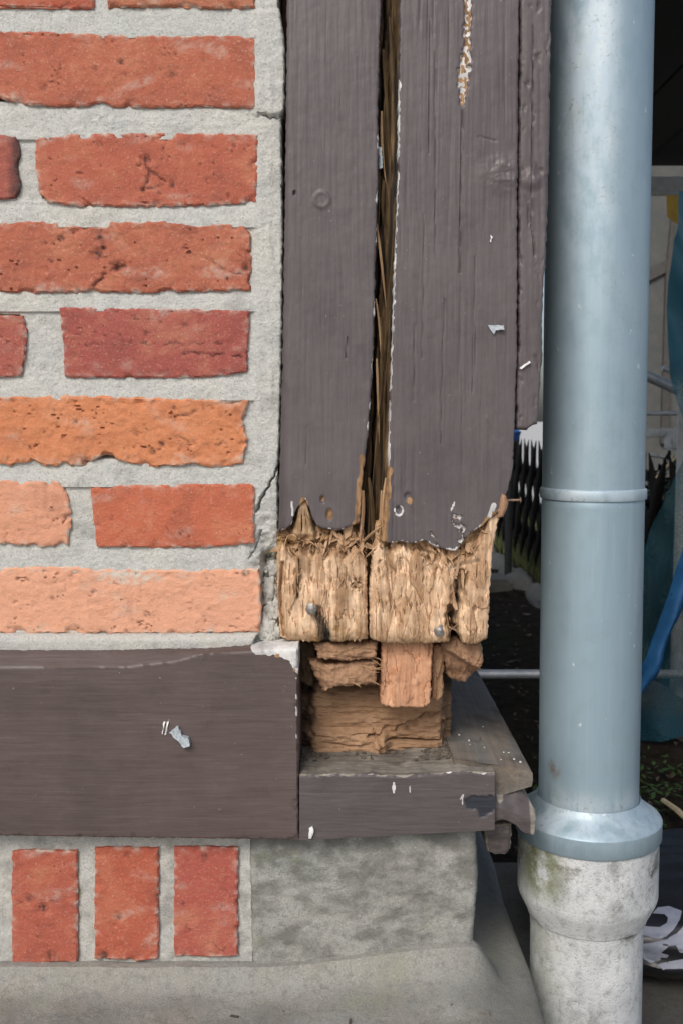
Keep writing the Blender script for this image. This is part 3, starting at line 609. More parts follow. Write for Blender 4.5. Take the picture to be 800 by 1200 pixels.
for k in range(190):                               # crumbs of rotten wood on the ledge of the notch
    px = lr.choice([lr.gauss(362, 9), lr.gauss(520, 12), lr.uniform(352, 535)]); y = lr.uniform(.012, .055)
    if px < 351 or px > 540: continue
    z = float(np.interp(px, u, zt[:, 2])) + .002; x = (px - 400) / F * (.94 + y)
    r = lr.uniform(.0004, .0016); V_, f_ = boxv(x - r * lr.uniform(.5, 2), x + r, y - r, y + r, z, z + r * 1.4)
    V_ = np.array(V_) + np.array([[lr.uniform(-.5, .5) * r for _ in range(3)] for _ in range(8)]); deb.add(V_, f_)
deb.build('wood_crumbs', M['litter'], sill, smooth=False, kind='stuff')
def flake(par, mat, pts, Y, lift=.002, name='paint_flake'):
    fq = random.Random(int(pts[0][0] * 7 + pts[0][1])); p2 = []
    for k in range(len(pts)):
        a_, b_ = np.array(pts[k], float), np.array(pts[(k + 1) % len(pts)], float); L_ = np.hypot(*(b_ - a_)); m_ = max(1, int(L_ / 2.2))
        for j in range(m_): p2.append(tuple(a_ + (b_ - a_) * j / m_ + np.array([fq.uniform(-.6, .6), fq.uniform(-.6, .6)]) * min(1, L_ / 6)))
    pts = p2
    c = np.mean(pts, 0); V = []
    n = len(pts)
    for k, (x, y) in enumerate(pts): V.append(at(x, y, Y - lift * (.3 + .7 * ((x - pts[0][0]) / (abs(pts[-1][0] - pts[0][0]) + 6)))))
    V.append(at(c[0], c[1], Y - lift * 1.1)); m = len(V)
    V = np.array(V); Bk = V.copy(); Bk[:, 1] = Y + .0015
    f = [(k, (k + 1) % n, n) for k in range(n)] + [((k + 1) % n, k, m + k, m + (k + 1) % n) for k in range(n)] + [tuple(m + k for k in range(n))[::-1]]
    return mk(name, np.concatenate([V, Bk]), f, mat, par, angle=25)
YS = -.0225
flake(sill, M['flake'], [(199, 859), (206, 853), (209, 851), (213, 862), (221, 866), (223, 875), (215, 877), (209, 868), (204, 864)], YS, .003)
flake(sill, M['white'], [(192, 846), (194, 846), (191, 860), (190, 860)], YS, .0015); flake(sill, M['white'], [(196, 846), (198, 846), (195, 861), (193.5, 861)], YS, .0015)
flake(sill, M['white'], [(362, 971), (366, 969), (368, 973), (365, 983), (362, 983)], -.0225, .002)

# ================================================================== TIMBER POST
post = thing('timber_post', 'purple grey painted timber post split open with its lower end rotten and broken off', 'post', (.05, .1, .62))
YP = -.006
def wood_fine(px, py, seed, a=1.0):
    return a * (.0007 * fbm(px / 55, py / 300, 0, 3, seed) + .00045 * fbm(px / 4.5, py / 120, 0, 3, seed + 1) + .0003 * fbm(px / 12, py / 14, 0, 3, seed + 2))
def lf_relief(px, py, d):
    r = wood_fine(px, py, 120)
    kn = np.hypot(px - 377, py - 234); r = r - .0012 * ss(12, 9, kn) * ss(5, 8, kn) - .0006 * ss(8, 4, kn)
    r = r + .0012 * ss(1.2, 0, segd(px, py, [(407, 395), (405, 420)])) + .0008 * ss(1.2, 0, segd(px, py, [(360, 500), (358, 545)]))
    r = r + .004 * ss(340, 331, px + 3 * gn(0, py / 25, 0, 121)) 
    for (x, y, q) in [(386, 603, 5), (378, 585, 3.4), (345, 226, 2.2), (350, 598, 3)]: r = r + .003 * ss(q, q * .4, np.hypot(px - x, (py - y) / 1.7))
    return r
def lf_attr(px, py, d):
    bt = np.interp(px, LBX, LBY)
    bare = np.zeros_like(px)
    for (x, y, q) in [(386, 603, 5), (378, 584, 3)]: bare = np.maximum(bare, ss(q, q * .6, np.hypot(px - x, (py - y) / 1.7)))
    sp = ss(2, -2, np.hypot((px - 356) * 1.0, 0) - np.interp(py, [582, 600, 625], [2, 8, 14]) + 3 * gn(px / 4, py / 9, 0, 122)) * ss(580, 584, py)
    bare = np.maximum(bare, sp)
    ce = np.interp(py, [-400, 0, 200, 420, 500, 560, 612], [450, 447, 443, 437, 432, 425, 420])
    edge = ce - px
    pr = ss(2.2, .8, edge + 2 * gn(px / 3, py / 12, 0, 123)) * ss(-.1, .25, gn(0, py / 22, 1, 124)) * .9
    pr = np.maximum(pr, ss(2.5, 1, bt - py + 2 * gn(px / 4, 0, 0, 125)) * ss(-.1, .15, gn(px / 8, 0, 2, 126))); pr = np.maximum(pr, ss(1.6, .7, segd(px, py, [(343, 604), (342, 588)])))
    bare = np.maximum(bare, ss(8, 3, edge + 5 * gn(px / 4, py / 16, 2, 127)) * ss(515, 550, py))
    return dict(primer=pr, bare=bare, dirt_shade=.6 * bare * ss(0, .4, gn(px / 5, py / 12, 0, 128)) + .5 * ss(336, 331, px), old=0 * px)  # also darker along the left edge
LBX, LBY = [326, 336, 342, 350, 358, 366, 372, 395, 412, 421], [624, 620, 612, 594, 586, 606, 618, 622, 617, 612]
slab('post_face', post, M['post'], [(336, -430), (449, -430)], list(zip(LBX, LBY)), left=[(336, -430), (336, 0), (334, 200), (331, 400), (327, 550), (326, 624)],
     right=[(449, -430), (447, 0), (443, 110), (443, 200), (440, 300), (437, 420), (432, 500), (425, 560), (421, 612)], Y=YP, back=.03, res=1.05, rag=1.1, ragf=9, rnd=2.4, relief=lf_relief, attrs=lf_attr, seed=130)
RBX, RBY = [447, 458, 470, 483, 497, 511, 524, 533, 541, 548, 556, 565, 575, 584, 591], [636, 637, 635, 638, 634, 641, 645, 646, 638, 626, 622, 616, 607, 600, 584]
def rf_relief(px, py, d):
    r = wood_fine(px, py, 140)
    gr = ss(-.2, .35, gn(px / 60, py / 260, 2, 141))
    r = r + gr * .0013 * np.clip(gn((px + .01 * py) / 3.2, py / 160, 0, 142) - .12, 0, 1) * 2
    for pts, w_, dp in [([(541, 130), (540, 190), (538, 320)], 1.6, 1.6), ([(503, 20), (502, 180)], 1.3, .9), ([(486, 380), (484, 470)], 1.3, .9), ([(520, 350), (516, 520)], 1.4, .9), ([(509, 60), (510, 300)], 1.1, .8), ([(497, 250), (494, 420)], 1.2, .8), ([(556, 300), (553, 460)], 1.2, .7), ([(560, 160), (580, 165)], 2, .8)]:
        r = r + dp * .001 * ss(w_, 0, segd(px + 1.2 * gn(0, py / 30, 0, 143), py, pts))
    kn = np.hypot((px - 590) / 1.3, py - 205); r = r - .002 * ss(30, 5, kn) * (1 + fbm(px / 9, py / 9, 0, 3, 144))
    fl = flaky(px, py); r = r + .0028 * fl
    for (x, y, q) in [(478, 582, 5), (467, 598, 5)]: r = r + .0025 * ss(q, q * .4, np.hypot(px - x, (py - y) / 1.3))
    return r
def flaky(px, py):
    w_ = np.interp(py, [-100, 0, 50, 80, 105, 125], [3.5, 4, 3.5, 7, 4.5, 2]) ; c_ = np.interp(py, [-100, 0, 60, 90, 125], [549, 548, 546, 542, 541])
    a = ss(1.5, -1.5, np.abs(px - c_ + 3 * gn(0, py / 9, 0, 150)) - w_ * (1 + .8 * gn(px / 5, py / 7, 0, 151))) * ss(126, 120, py)
    e = ss(1.5, -1.5, segd(px + 9 * gn(px / 8, py / 8, 0, 152), py + 6 * gn(px / 7, py / 7, 3, 152), [(531, 604), (538, 618), (545, 640)]) - 2 - 7 * gn(px / 4, py / 4, 0, 153))
    g = ss(1.5, -1.5, segd(px + 6 * gn(px / 7, py / 7, 0, 154), py, [(504, 624), (512, 640)]) - 1 - 5 * gn(px / 4, py / 4, 5, 153))
    return np.maximum(np.maximum(a, e), g)
def rf_attr(px, py, d):
    ce = np.interp(py, [-400, 0, 100, 200, 300, 400, 480, 540, 600, 640], [470, 468, 467, 466, 462, 459, 456, 455, 450, 447])
    bt = np.interp(px, RBX, RBY)
    fl = flaky(px, py)
    pr = np.maximum(fl, ss(2.0, .8, px - ce + 2.2 * gn(px / 3, py / 7, 0, 155)) * ss(-.35, -.05, gn(0, py / 34, 1, 156)) * ss(70, 95, py))
    pr = np.maximum(pr, ss(3, 1.2, bt - py + 4 * gn(px / 4, py / 5, 0, 157)) * ss(-.2, .1, gn(px / 9, 0, 2, 158)))
    kn = np.hypot((px - 467), (py - 598) / 1.3); pr = np.maximum(pr, ss(6.2, 5.2, kn) * ss(3, 4.2, kn) * ss(-.25, .0, gn(px / 6, py / 6, 0, 163))); pr = np.maximum(pr, ss(1.5, .6, segd(px, py, [(528, 598), (532, 589)])))
    pr = np.maximum(pr, ss(4, 2, segd(px, py, [(573, 606), (578, 592)])))
    bare = ss(-.15, .1, gn(px / 4, py / 6, 0, 159)) * fl * ss(400, 300, py) + ss(.1, .3, gn(px / 4, py / 6, 0, 159)) * fl * ss(500, 600, py)
    bare = np.maximum(bare, ss(4.5, 2.5, np.hypot(px - 480, (py - 587) / 1.2)))
    bare = np.maximum(bare, ss(7, 3, px - ce + 6 * gn(px / 5, py / 18, 2, 160)) * ss(535, 560, py))
    bare = np.maximum(bare, ss(6, 2, bt - py + 5 * gn(px / 4, py / 9, 0, 161)) * ss(556, 568, px))
    return dict(primer=pr, bare=bare, dirt_shade=.5 * bare * ss(0, .4, gn(px / 4, py / 8, 0, 162)), old=0 * px)
slab('post_face', post, M['post'], [(470, -430), (609, -430)], list(zip(RBX, RBY)), left=[(470, -430), (468, 0), (467, 100), (466, 200), (462, 300), (459, 400), (456, 480), (455, 540), (450, 600), (447, 636)],
     right=[(609, -430), (608, 0), (606, 220), (606, 400), (603, 500), (601, 545), (596, 570), (591, 584)], Y=YP, back=.03, res=1.0, rag=1.0, ragf=9, rnd=2.0, relief=rf_relief, attrs=rf_attr, seed=165)
slab('corner_strip', post, M['post'], [(610.5, -430), (646, -430)], [(604.5, 503), (617, 504), (624, 498), (630, 496)], left=[(610.5, -430), (609.5, 0), (607.5, 220), (607.5, 400), (604.5, 503)],
     right=[(646, -430), (646, 0), (643, 180), (640, 300), (636, 345), (635, 420), (632, 460), (630, 496)], Y=YP + .001, back=.05, res=1.1, rag=1.4, ragf=11, rnd=3, seed=170,
     relief=lambda x, y, d: wood_fine(x, y, 171, 1.4) + .002 * ss(.1, .5, fbm(x / 12, y / 24, 0, 4, 172)) + .0016 * ss(1.5, 0, segd(x + 2 * gn(0, y / 25, 0, 173), y, [(624, 30), (622, 260), (626, 300)])) - .003 * ss(16, 4, np.hypot(x - 622, y - 210)),
     attrs=lambda x, y, d: dict(primer=0 * x, bare=ss(5, 2, 503 - y + 4 * gn(x / 4, 0, 0, 175)) * ss(616, 622, x), dirt_shade=.4 * ss(5, 0, 503 - y), old=0 * x))
# heart of the post behind the painted faces
slab('split_core', post, M['crackw'], [(414, -430), (480, -430)], [(410, 690), (474, 690)], Y=.017, back=.05, res=.9, rag=0, rnd=0, seed=180,
     relief=lambda x, y, d: .010 * fbm((x + .03 * y) / 9, y / 150, 0, 3, 181) + .003 * fbm(x / 2.6, y / 60, 0, 3, 182) + .016 * ss(2.2, 0, np.abs(x - np.interp(y, [-100, 0, 250, 500, 690], [452, 450, 444, 437, 436]) + 4 * gn(0, y / 50, 0, 183))) - .009 * ss(452, 466, x + .02 * (y - 100)),
     attrs=lambda x, y, d: dict(dirt_shade=.95 * ss(-.1, .3, gn(x / 5, y / 90, 0, 184)) + .5 * ss(450, 440, x + .025 * (y - 100)) * ss(600, 400, y), rot=.4 * ss(0, .4, gn(x / 6, y / 50, 4, 185))))  # darker inside the split, most towards its left side
bevbox('post_heart', post, M['crackw'], -.055, .135, .052, .2, .655, 1.66, .004)
# broken lower ends
def torn(px, py, seed, lines):
    r = 0 * px
    for k, (y0, amp, dep) in enumerate(lines):
        cut = y0 + amp * gn(px / 3.0, 0, k * 3.1, seed + k) + amp * 1.6 * gn(px / 17, 0, k, seed + 7 + k)
        r = r + dep * .001 * ss(-1.2, 1.2, py - cut)
    return r
def cells(px, py, seed):
    xi = np.floor(px).astype(np.int64); yi = np.floor(py).astype(np.int64); best = np.full(px.shape, 9.0); val = np.zeros(px.shape); tx = np.zeros(px.shape); ty = np.zeros(px.shape)
    for a in (-1, 0, 1):
        for b in (-1, 0, 1):
            h = _h(xi + a, yi + b, 0 * xi, seed); cx = xi + a + (h & 1023) / 1023; cy = yi + b + ((h >> 10) & 1023) / 1023
            dd = np.hypot(px - cx, py - cy); m = dd < best
            best = np.where(m, dd, best); val = np.where(m, ((h >> 20) & 1023) / 1023, val); tx = np.where(m, px - cx, tx); ty = np.where(m, py - cy, ty)
    return val, tx, ty
def facet(px, py, seed):
    x = (px + 5 * gn(px / 14, py / 22, 1, seed)) / 13; y = (py + 9 * gn(px / 9, py / 22, 4, seed + 1)) / 40
    v, tx, ty = cells(x, y, seed); w, ux, uy = cells(x * 2.1 + 7, y * 1.7 + 3, seed + 3)
    return .0028 * (v - .5) + .0022 * ty * (v - .3) + .0014 * (w - .5) + .0012 * ux * (w - .5), .65 * v + .35 * w
def fib(px, py, seed, a=1.0):
    n = gn((px + 4 * gn(px / 30, py / 60, 0, seed)) / 2.3, py / 70, 0, seed + 1); m = gn(px / 6.5, py / 110, 0, seed + 2)
    s2 = np.abs(gn((px + 3 * gn(px / 25, py / 60, 3, seed)) / 9, py / 170, 4, seed + 5))
    q = ss(-.1, .4, gn(px / 18, py / 22, 6, seed + 8))
    return a * (.0006 * np.abs(n) + .0016 * m + .002 * ss(.05, 0, s2) * q + .0022 * fbm(px / 22, py / 26, 0, 3, seed + 3) + facet(px, py, seed)[0])
def grainline(px, py, seed):
    s2 = np.abs(gn((px + 3 * gn(px / 25, py / 60, 3, seed)) / 9, py / 170, 4, seed + 5))
    return .8 * ss(.05, 0, s2) * ss(-.1, .4, gn(px / 18, py / 22, 6, seed + 8)) + .35 * ss(.15, .5, gn(px / 9, py / 40, 2, seed + 6))
def be_l(px, py, d):
    ed = 650 + 15 * gn(px / 17, 0, 0, 191) + 5 * gn(px / 5, 0, 2, 191) + .05 * (px - 380)
    t = ss(ed - 6, ed + 5, py)
    ck = fbm(px / 9, py / 7, 0, 4, 192)
    spk = ss(3, -3, np.abs(px - 356) - np.interp(py, [580, 600, 635], [3, 8, 15])) * ss(640, 625, py)
    r = (1 - t) * (1 - spk) * (.009 + .016 * ck + .006 * ss(625, 612, py)) + spk * (.001 + fib(px, py, 194, 1.6)) + t * fib(px, py, 193) + t * torn(px, py, 199, [(684, 22, -2.6), (718, 14, -2.2)])
    r = r + t * .006 * ss(3, 0, segd(px, py, [(331, 660), (329, 690), (333, 745)])) + .003 * t * ss(2, 0, segd(px, py, [(350, 655), (349, 700)]))
    r = r + .007 * ss(9, 2, segd(px, py, [(372, 716), (378, 735), (380, 752)])) + .006 * ss(10, 3, np.hypot(px - 418, py - 685)) * ss(-.2, .3, gn(px / 5, py / 5, 0, 196))
    r = r + .004 * ss(735, 752, py) ** 2 + .004 * ss(412, 432, px) ** 2
    return r
def be_l_at(px, py, d):
    ed = 650 + 15 * gn(px / 17, 0, 0, 191) + 5 * gn(px / 5, 0, 2, 191) + .05 * (px - 380)
    return dict(tone=facet(px, py, 193)[1], rot=np.clip(.85 * ss(ed + 6, ed - 10, py) + .75 * ss(.0, .45, fbm(px / 18, py / 24, 0, 5, 197)) + .5 * ss(725, 745, py) , 0, 1),
                dirt_shade=np.clip(.9 * ss(10, 2, segd(px + 3 * gn(px / 5, py / 8, 0, 198), py, [(374, 722), (380, 738), (383, 752)])) + .55 * grainline(px, py, 193) + .45 * ss(3, 1, segd(px, py, [(350, 655), (349, 700)])) + .35 * ss(626, 616, py), 0, 1))  # top darkened: shade under the overhanging paint put into the colour
slab('broken_end', post, M['fresh'], [(325, 600), (343, 598), (350, 588), (357, 578), (363, 586), (371, 598), (424, 598)], [(329, 747), (337, 750), (348, 752), (372, 753), (400, 752), (431, 750)], left=[(325, 600), (324, 660), (326, 720), (329, 747)], right=[(424, 598), (430, 650), (430, 700), (431, 750)],
     Y=-.004, back=.05, res=.7, rag=1.3, ragf=4, rnd=3, relief=be_l, attrs=be_l_at, seed=190)
def be_r(px, py, d):
    ed = np.interp(px, [433, 450, 490, 520, 545, 562, 575], [644, 643, 648, 662, 660, 640, 600]) + 11 * gn(px / 15, 0, 0, 201) + 5 * gn(px / 5, 0, 2, 201)
    t = ss(ed - 5, ed + 4, py)
    ck = fbm(px / 10, py / 8, 0, 4, 202)
    r = (1 - t) * (.010 + .011 * ck) + t * fib(px, py, 203) + t * torn(px, py, 209, [(672, 14, -1.6), (708, 24, -3.2), (735, 12, -1.6)])
    gr = segd(px + 4 * gn(px / 8, py / 9, 0, 204), py, [(540, 676), (536, 700), (528, 724), (534, 752)])
    r = r + .011 * ss(11, 2, gr) + .016 * ss(4.5, .5, gr) * ss(690, 735, py) + .003 * ss(736, 754, py) ** 2 + .004 * ss(446, 433, px) ** 2
    return r
def be_r_at(px, py, d):
    ed = np.interp(px, [433, 450, 490, 520, 545, 562, 575], [644, 643, 648, 662, 660, 640, 600]) + 11 * gn(px / 15, 0, 0, 201) + 5 * gn(px / 5, 0, 2, 201)
    gr = segd(px + 4 * gn(px / 8, py / 9, 0, 204), py, [(540, 676), (536, 700), (528, 724), (534, 752)])
    return dict(tone=facet(px, py, 203)[1], rot=np.clip(.7 * ss(ed + 4, ed - 8, py) + .6 * ss(.05, .45, fbm(px / 18, py / 24, 0, 5, 207)) + .35 * ss(730, 750, py) + .5 * ss(16, 6, gr), 0, 1), dirt_shade=np.clip(.8 * ss(9, 2, gr) * ss(-.3, .2, gn(px / 6, py / 9, 0, 208)) + .55 * grainline(px, py, 203) + .5 * ss(3, 1, segd(px, py, [(528, 664), (560, 656)])), 0, 1))
slab('broken_end', post, M['fresh'], [(434, 612), (560, 606), (592, 580)], [(433, 748), (450, 753), (480, 754), (515, 753), (526, 751), (530, 742), (536, 744), (541, 753), (556, 755), (570, 748)], left=[(434, 612), (436, 650), (432, 700), (433, 748)], right=[(592, 580), (584, 610), (577, 650), (573, 700), (570, 748)],
     Y=-.0045, back=.05, res=.7, rag=1.3, ragf=4, rnd=3, relief=be_r, attrs=be_r_at, seed=200)
# tenon and loose broken chunks hanging below, most of them darker towards the top
slab('tenon', post, M['tenon'], [(447, 748), (507, 748)], [(446, 826), (460, 830), (478, 830), (495, 831), (504, 825)], Y=.008, back=.05, res=.8, rag=1.2, ragf=4, rnd=2.5, seed=210,
     relief=lambda x, y, d: fib(x, y, 211, 1.1) + torn(x, y, 215, [(800, 6, .8)]), attrs=lambda x, y, d: dict(tone=facet(x, y, 211)[1], rot=.25 * ss(.2, .6, fbm(x / 9, y / 20, 0, 4, 216)), dirt_shade=.35 * ss(762, 752, y)))
slab('chunk', post, M['chunk'], [(506, 756), (521, 756)], [(505, 818), (513, 822), (519, 816)], Y=.02, back=.05, res=.9, rag=1.5, ragf=5, rnd=3, seed=220, relief=lambda x, y, d: fib(x, y, 221, 1.2), attrs=lambda x, y, d: dict(rot=.3 + 0 * x, dirt_shade=.2 * ss(770, 756, y)))
slab('chunk', post, M['chunk'], [(517, 750), (563, 752)], [(525, 797), (534, 805), (548, 807), (563, 792)], left=[(517, 750), (521, 775), (525, 797)], right=[(563, 752), (566, 770), (563, 792)], Y=.006, back=.06, res=.9, rag=2, ragf=6, rnd=6, seed=225,
     relief=lambda x, y, d: fib(x, y, 226, 1.0) + .012 * ss(3, -3, (x - 530) * .5 - (y - 768) * .8) + .008 * ss(780, 800, y) + .004 * fbm(x / 14, y / 10, 0, 4, 227), attrs=lambda x, y, d: dict(rot=.3 * ss(0, .4, gn(x / 9, y / 7, 0, 228)), dirt_shade=.5 * ss(6, 1, np.hypot(x - 558, y - 795)) + .3 * ss(762, 752, y)))
slab('chunk', post, M['chunk'], [(368, 754), (443, 753)], [(373, 772), (400, 776), (440, 773)], Y=.004, back=.05, res=.9, rag=2.2, ragf=6, rnd=5, seed=230, relief=lambda x, y, d: .005 * fbm(x / 12, y / 6, 0, 4, 231) + .002 * fbm(x / 30, y / 2.5, 0, 3, 232), attrs=lambda x, y, d: dict(rot=.35 * ss(-.1, .4, gn(x / 9, y / 5, 0, 233)), dirt_shade=.35 * ss(760, 752, y)))
slab('chunk', post, M['chunk'], [(360, 775), (378, 780), (443, 776)], [(379, 812), (392, 806), (412, 805), (441, 803)], left=[(360, 775), (367, 792), (379, 812)], Y=.007, back=.05, res=.9, rag=2.0, ragf=6, rnd=5, seed=235,
     relief=lambda x, y, d: .004 * fbm(x / 12, y / 9, 0, 4, 236) + .002 * np.abs(gn(x / 5, y / 14, 0, 237)) + .006 * ss(383, 372, x) + .004 * ss(10, 0, np.abs(y - 782)) * ss(390, 410, x), attrs=lambda x, y, d: dict(rot=.3 * ss(0, .4, gn(x / 9, y / 7, 0, 238)), dirt_shade=0 * x))
slab('chunk', post, M['crackw'], [(348, 752), (372, 752)], [(350, 800), (366, 806)], Y=.03, back=.06, res=1.2, rag=2, rnd=4, seed=240, relief=lambda x, y, d: .006 * fbm(x / 9, y / 12, 0, 4, 241), attrs=lambda x, y, d: dict(dirt_shade=.5 + 0 * x))
# nails
def nail(par, px, py, Y, r, ln, mat, dirv=(0, -1, 0), dome=.5):
    c = at(px, py, Y); d = np.array(dirv, float); d /= np.linalg.norm(d)
    o = [0, .002, .002, .0022, .0028, .0034 + dome * r * .3]; rr_ = [r * .4, r * .4, r, r * 1.02, r * .85, r * .2]
    pts = [c - d * ln] + [c + d * k for k in o]; rr_ = [r * .4] + rr_
    P = tube_data(np.array(pts), rr_, 14)
    t = d; a = np.array([0, 0, 1.0]) if abs(d[2]) < .9 else np.array([1.0, 0, 0]); s = np.cross(t, a); s /= np.linalg.norm(s); cc = np.cross(s, t)
    th = np.linspace(0, 2 * math.pi, 14, endpoint=False)
    P = np.array(pts)[None] + np.array(rr_)[None, :, None] * (np.cos(th)[:, None, None] * s + np.sin(th)[:, None, None] * cc)
    return loft('nail', par, mat, P, angle=50)
nail(post, 365, 713, -.006, .0052, .03, M['nail'], (-.1, -1, .1), .2)
nail(post, 515, 739, -.008, .0056, .03, M['nail'], (-.15, -1, .25), 1)
nail(post, 606, 586, .0, .0028, .016, M['rust'], (1, -.1, .03), .3)
slab('splinter', post, M['chunk'], [(588, 579), (593, 581)], [(583, 607), (590, 606)], left=[(588, 579), (585, 592), (583, 607)], right=[(593, 581), (596, 590), (590, 606)], Y=-.010, back=.004, res=.7, rag=.6, rnd=3, seed=245, attrs=lambda x, y, d: dict(rot=0 * x))
# splinters and fibres
fr = random.Random(11)
def strand(m, p0, p1, Y0, Y1, r, bow=3, n=6):
    pts = []
    bx, by, bz = fr.uniform(-bow, bow), fr.uniform(-bow, bow), fr.uniform(-1, 1) * .004
    for k in range(n):
        t = k / (n - 1); w_ = math.sin(t * math.pi)
        pts.append(at(p0[0] + (p1[0] - p0[0]) * t + bx * w_, p0[1] + (p1[1] - p0[1]) * t + by * w_, Y0 + (Y1 - Y0) * t + bz * w_))
    rs_ = [r * (1 - .75 * abs(2 * k / (n - 1) - .8) ** 2 * .8) for k in range(n)]
    m.tube(pts, np.maximum(rs_, r * .15), 4)
fm = Many()
for k in range(90):                               # torn fibres on the broken ledges
    if fr.random() < .45: x = fr.uniform(333, 425); y = fr.gauss(638, 9)
    else: x = fr.uniform(438, 570); y = fr.gauss(650, 8) - max(0, x - 545) * 1.0
    a = fr.gauss(math.pi / 2, .75); L_ = fr.uniform(5, 22)
    strand(fm, (x, y), (x + L_ * math.cos(a), y + L_ * math.sin(a)), fr.uniform(-.004, .006), fr.uniform(-.011, .0), fr.uniform(.0004, .0011), 3)
for k in range(90):                               # fibres lifting from the broken faces
    x = fr.choice([fr.uniform(330, 428), fr.uniform(438, 570)]); y = fr.uniform(660, 735)
    a = fr.gauss(math.pi / 2, .22 if fr.random() < .7 else .9); L_ = fr.uniform(6, 30)
    strand(fm, (x, y), (x + L_ * math.cos(a), min(750, y + L_ * math.sin(a))), -.003, fr.uniform(-.008, -.004), fr.uniform(.0003, .0008), 2)
for k in range(10):
    x = fr.uniform(372, 440); y = fr.uniform(758, 800); a = fr.uniform(-.4, .9)
    strand(fm, (x, y), (x + 14 * math.cos(a), y + 14 * math.sin(a)), .004, .0, fr.uniform(.0004, .0008), 3)
fm.build('splinters', M['fibre'], post, kind='stuff', angle=60)
sm = Many()
def shard(m, x, y, ln, wd, a, Y0, lift, th=.0016):
    ca, sa = math.cos(a), math.sin(a); rows_ = []
    for t, q in ((0, .75), (.35, 1.0), (.75, .7), (1.0, .12)):
        yy = Y0 - lift * t ** 1.6
        for sg in (-1, 1):
            o = sg * wd * q * .5 + fr.uniform(-.15, .15) * wd
            rows_.append((x + ca * ln * t - sa * o, y + sa * ln * t + ca * o, yy))
    A_ = np.array([at(p[0], p[1], p[2]) for p in rows_]); B_ = A_ + np.array([0, th, 0])
    f = []
    for k in range(3): f += [(2*k, 2*k+1, 2*k+3, 2*k+2), (8+2*k+1, 8+2*k, 8+2*k+2, 8+2*k+3), (2*k, 2*k+2, 8+2*k+2, 8+2*k), (2*k+3, 2*k+1, 8+2*k+1, 8+2*k+3)]
    f += [(1, 0, 8, 9), (6, 7, 15, 14)]
    m.add(np.concatenate([A_, B_]), f)
for k in range(70):
    x = fr.choice([fr.uniform(330, 426), fr.uniform(437, 568)]); y = fr.uniform(655, 742)
    dn = fr.random() < .6; ln = fr.uniform(8, 34); a = (math.pi / 2 if dn else -math.pi / 2) + fr.gauss(0, .13)
    if dn: ln = min(ln, 752 - y)
    else: ln = min(ln, y - 648)
    if ln > 5: shard(sm, x, y, ln, fr.uniform(2, 8), a, -.0035 + fr.uniform(0, .0015), fr.uniform(.0008, .0045))
for k in range(130):
    if fr.random() < .45: x = fr.uniform(331, 424); y = fr.gauss(634, 10)
    else: x = fr.uniform(440, 566); y = fr.gauss(647, 7) - max(0, x - 545) * 1.1
    shard(sm, x, y, fr.uniform(7, 24), fr.uniform(2, 10), math.pi / 2 + fr.gauss(0, .6), fr.uniform(.001, .008), fr.uniform(.0, .009), .003)
sm.build('wood_shards', M['fresh'], post, kind='stuff', smooth=False)
fm = Many()
for k in range(20):                                # long fibres in the split
    y = fr.uniform(-120, 640); L_ = fr.uniform(40, 150)
    l_ = np.interp(y, [-100, 0, 200, 420, 500, 612], [448, 447, 443, 437, 431, 424]); r_ = np.interp(y, [-100, 0, 200, 400, 540, 640], [468, 468, 465, 458, 454, 446])
    x = fr.uniform(l_ - 2, r_ + 1); sl = -.03 + fr.gauss(0, .05)
    strand(fm, (x, y), (x + sl * L_, y + L_), fr.uniform(.0, .012), fr.uniform(.0, .012), fr.uniform(.0005, .0016), 3, 7)
fm.build('splinters', M['darkfibre'], post, kind='stuff', angle=60)
def sp1(p0, p1, Y0, Y1, r, mat=M['fibre']):
    m = Many(); strand(m, p0, p1, Y0, Y1, r, 2.5, 8); return m.build('splinter', mat, post, angle=60)
sp1((420, 640), (450, 615), .004, -.009, .0013); sp1((441, 262), (452, 360), .002, .006, .0011); sp1((447, 130), (452, 215), .0, .006, .0012); sp1((441, 420), (444, 520), -.002, .008, .0011)
sp1((456, 20), (461, 90), .004, .002, .0016, M['darkfibre']); sp1((440, 350), (446, 425), .0, .004, .0009); sp1((452, 560), (449, 640), -.004, -.003, .0016); sp1((432, 560), (436, 655), .0, .004, .002, M['darkfibre'])
sp1((447, 575), (443, 650), .002, .002, .0018); sp1((425, 575), (421, 640), -.004, -.002, .002, M['chunk']); 
YF = YP - .0005
flake(post, M['flake'], [(571, 381), (589, 381), (590, 386), (581, 387), (578, 392)], YF, .002); flake(post, M['white'], [(608, 431), (620, 423), (621, 425), (610, 433)], YF, .0012)
flake(post, M['white'], [(574, 275), (577, 278), (575, 284), (573, 283), (575, 279)], YF, .001); flake(post, M['flake'], [(441, 172), (447, 172), (448, 196), (444, 198)], .004, .003)

# ================================================================== SIDE WEATHERBOARD
wb = thing('weatherboard', 'weathered grey drip board with broken end round the corner beside the downpipe', 'board', (.15, .6, .47))
ny = 160; ys = np.concatenate([np.linspace(-.004, .4, 120), np.linspace(.42, 3.0, 40)])
prof = [(.105, .49), (.105, .541), (.12, .5395), (.135, .5375), (.15, .535), (.165, .5325), (.176, .530), (.179, .528), (.1795, .522), (.1785, .515), (.168, .512), (.13, .5)]
ring = []
for k, (x, z) in enumerate(prof):
    nz_ = .0012 * fbm(x * 90, ys * 14, z * 80, 4, 251)
    yy = ys + (.010 * fbm(x * 60, 0 * ys, z * 60, 3, 252)) * np.exp(-(ys - ys[0]) / .03)
    ring.append(np.stack([x + nz_ + 0 * ys, yy, z + nz_ * 1.4], -1))
ring = np.array(ring)
bare = np.broadcast_to(ss(-.05, .25, fbm(ring[..., 0] * 40, ring[..., 1] * 9, 0, 4, 253) + .25 * ss(.25, .0, ring[..., 1])), ring.shape[:2])
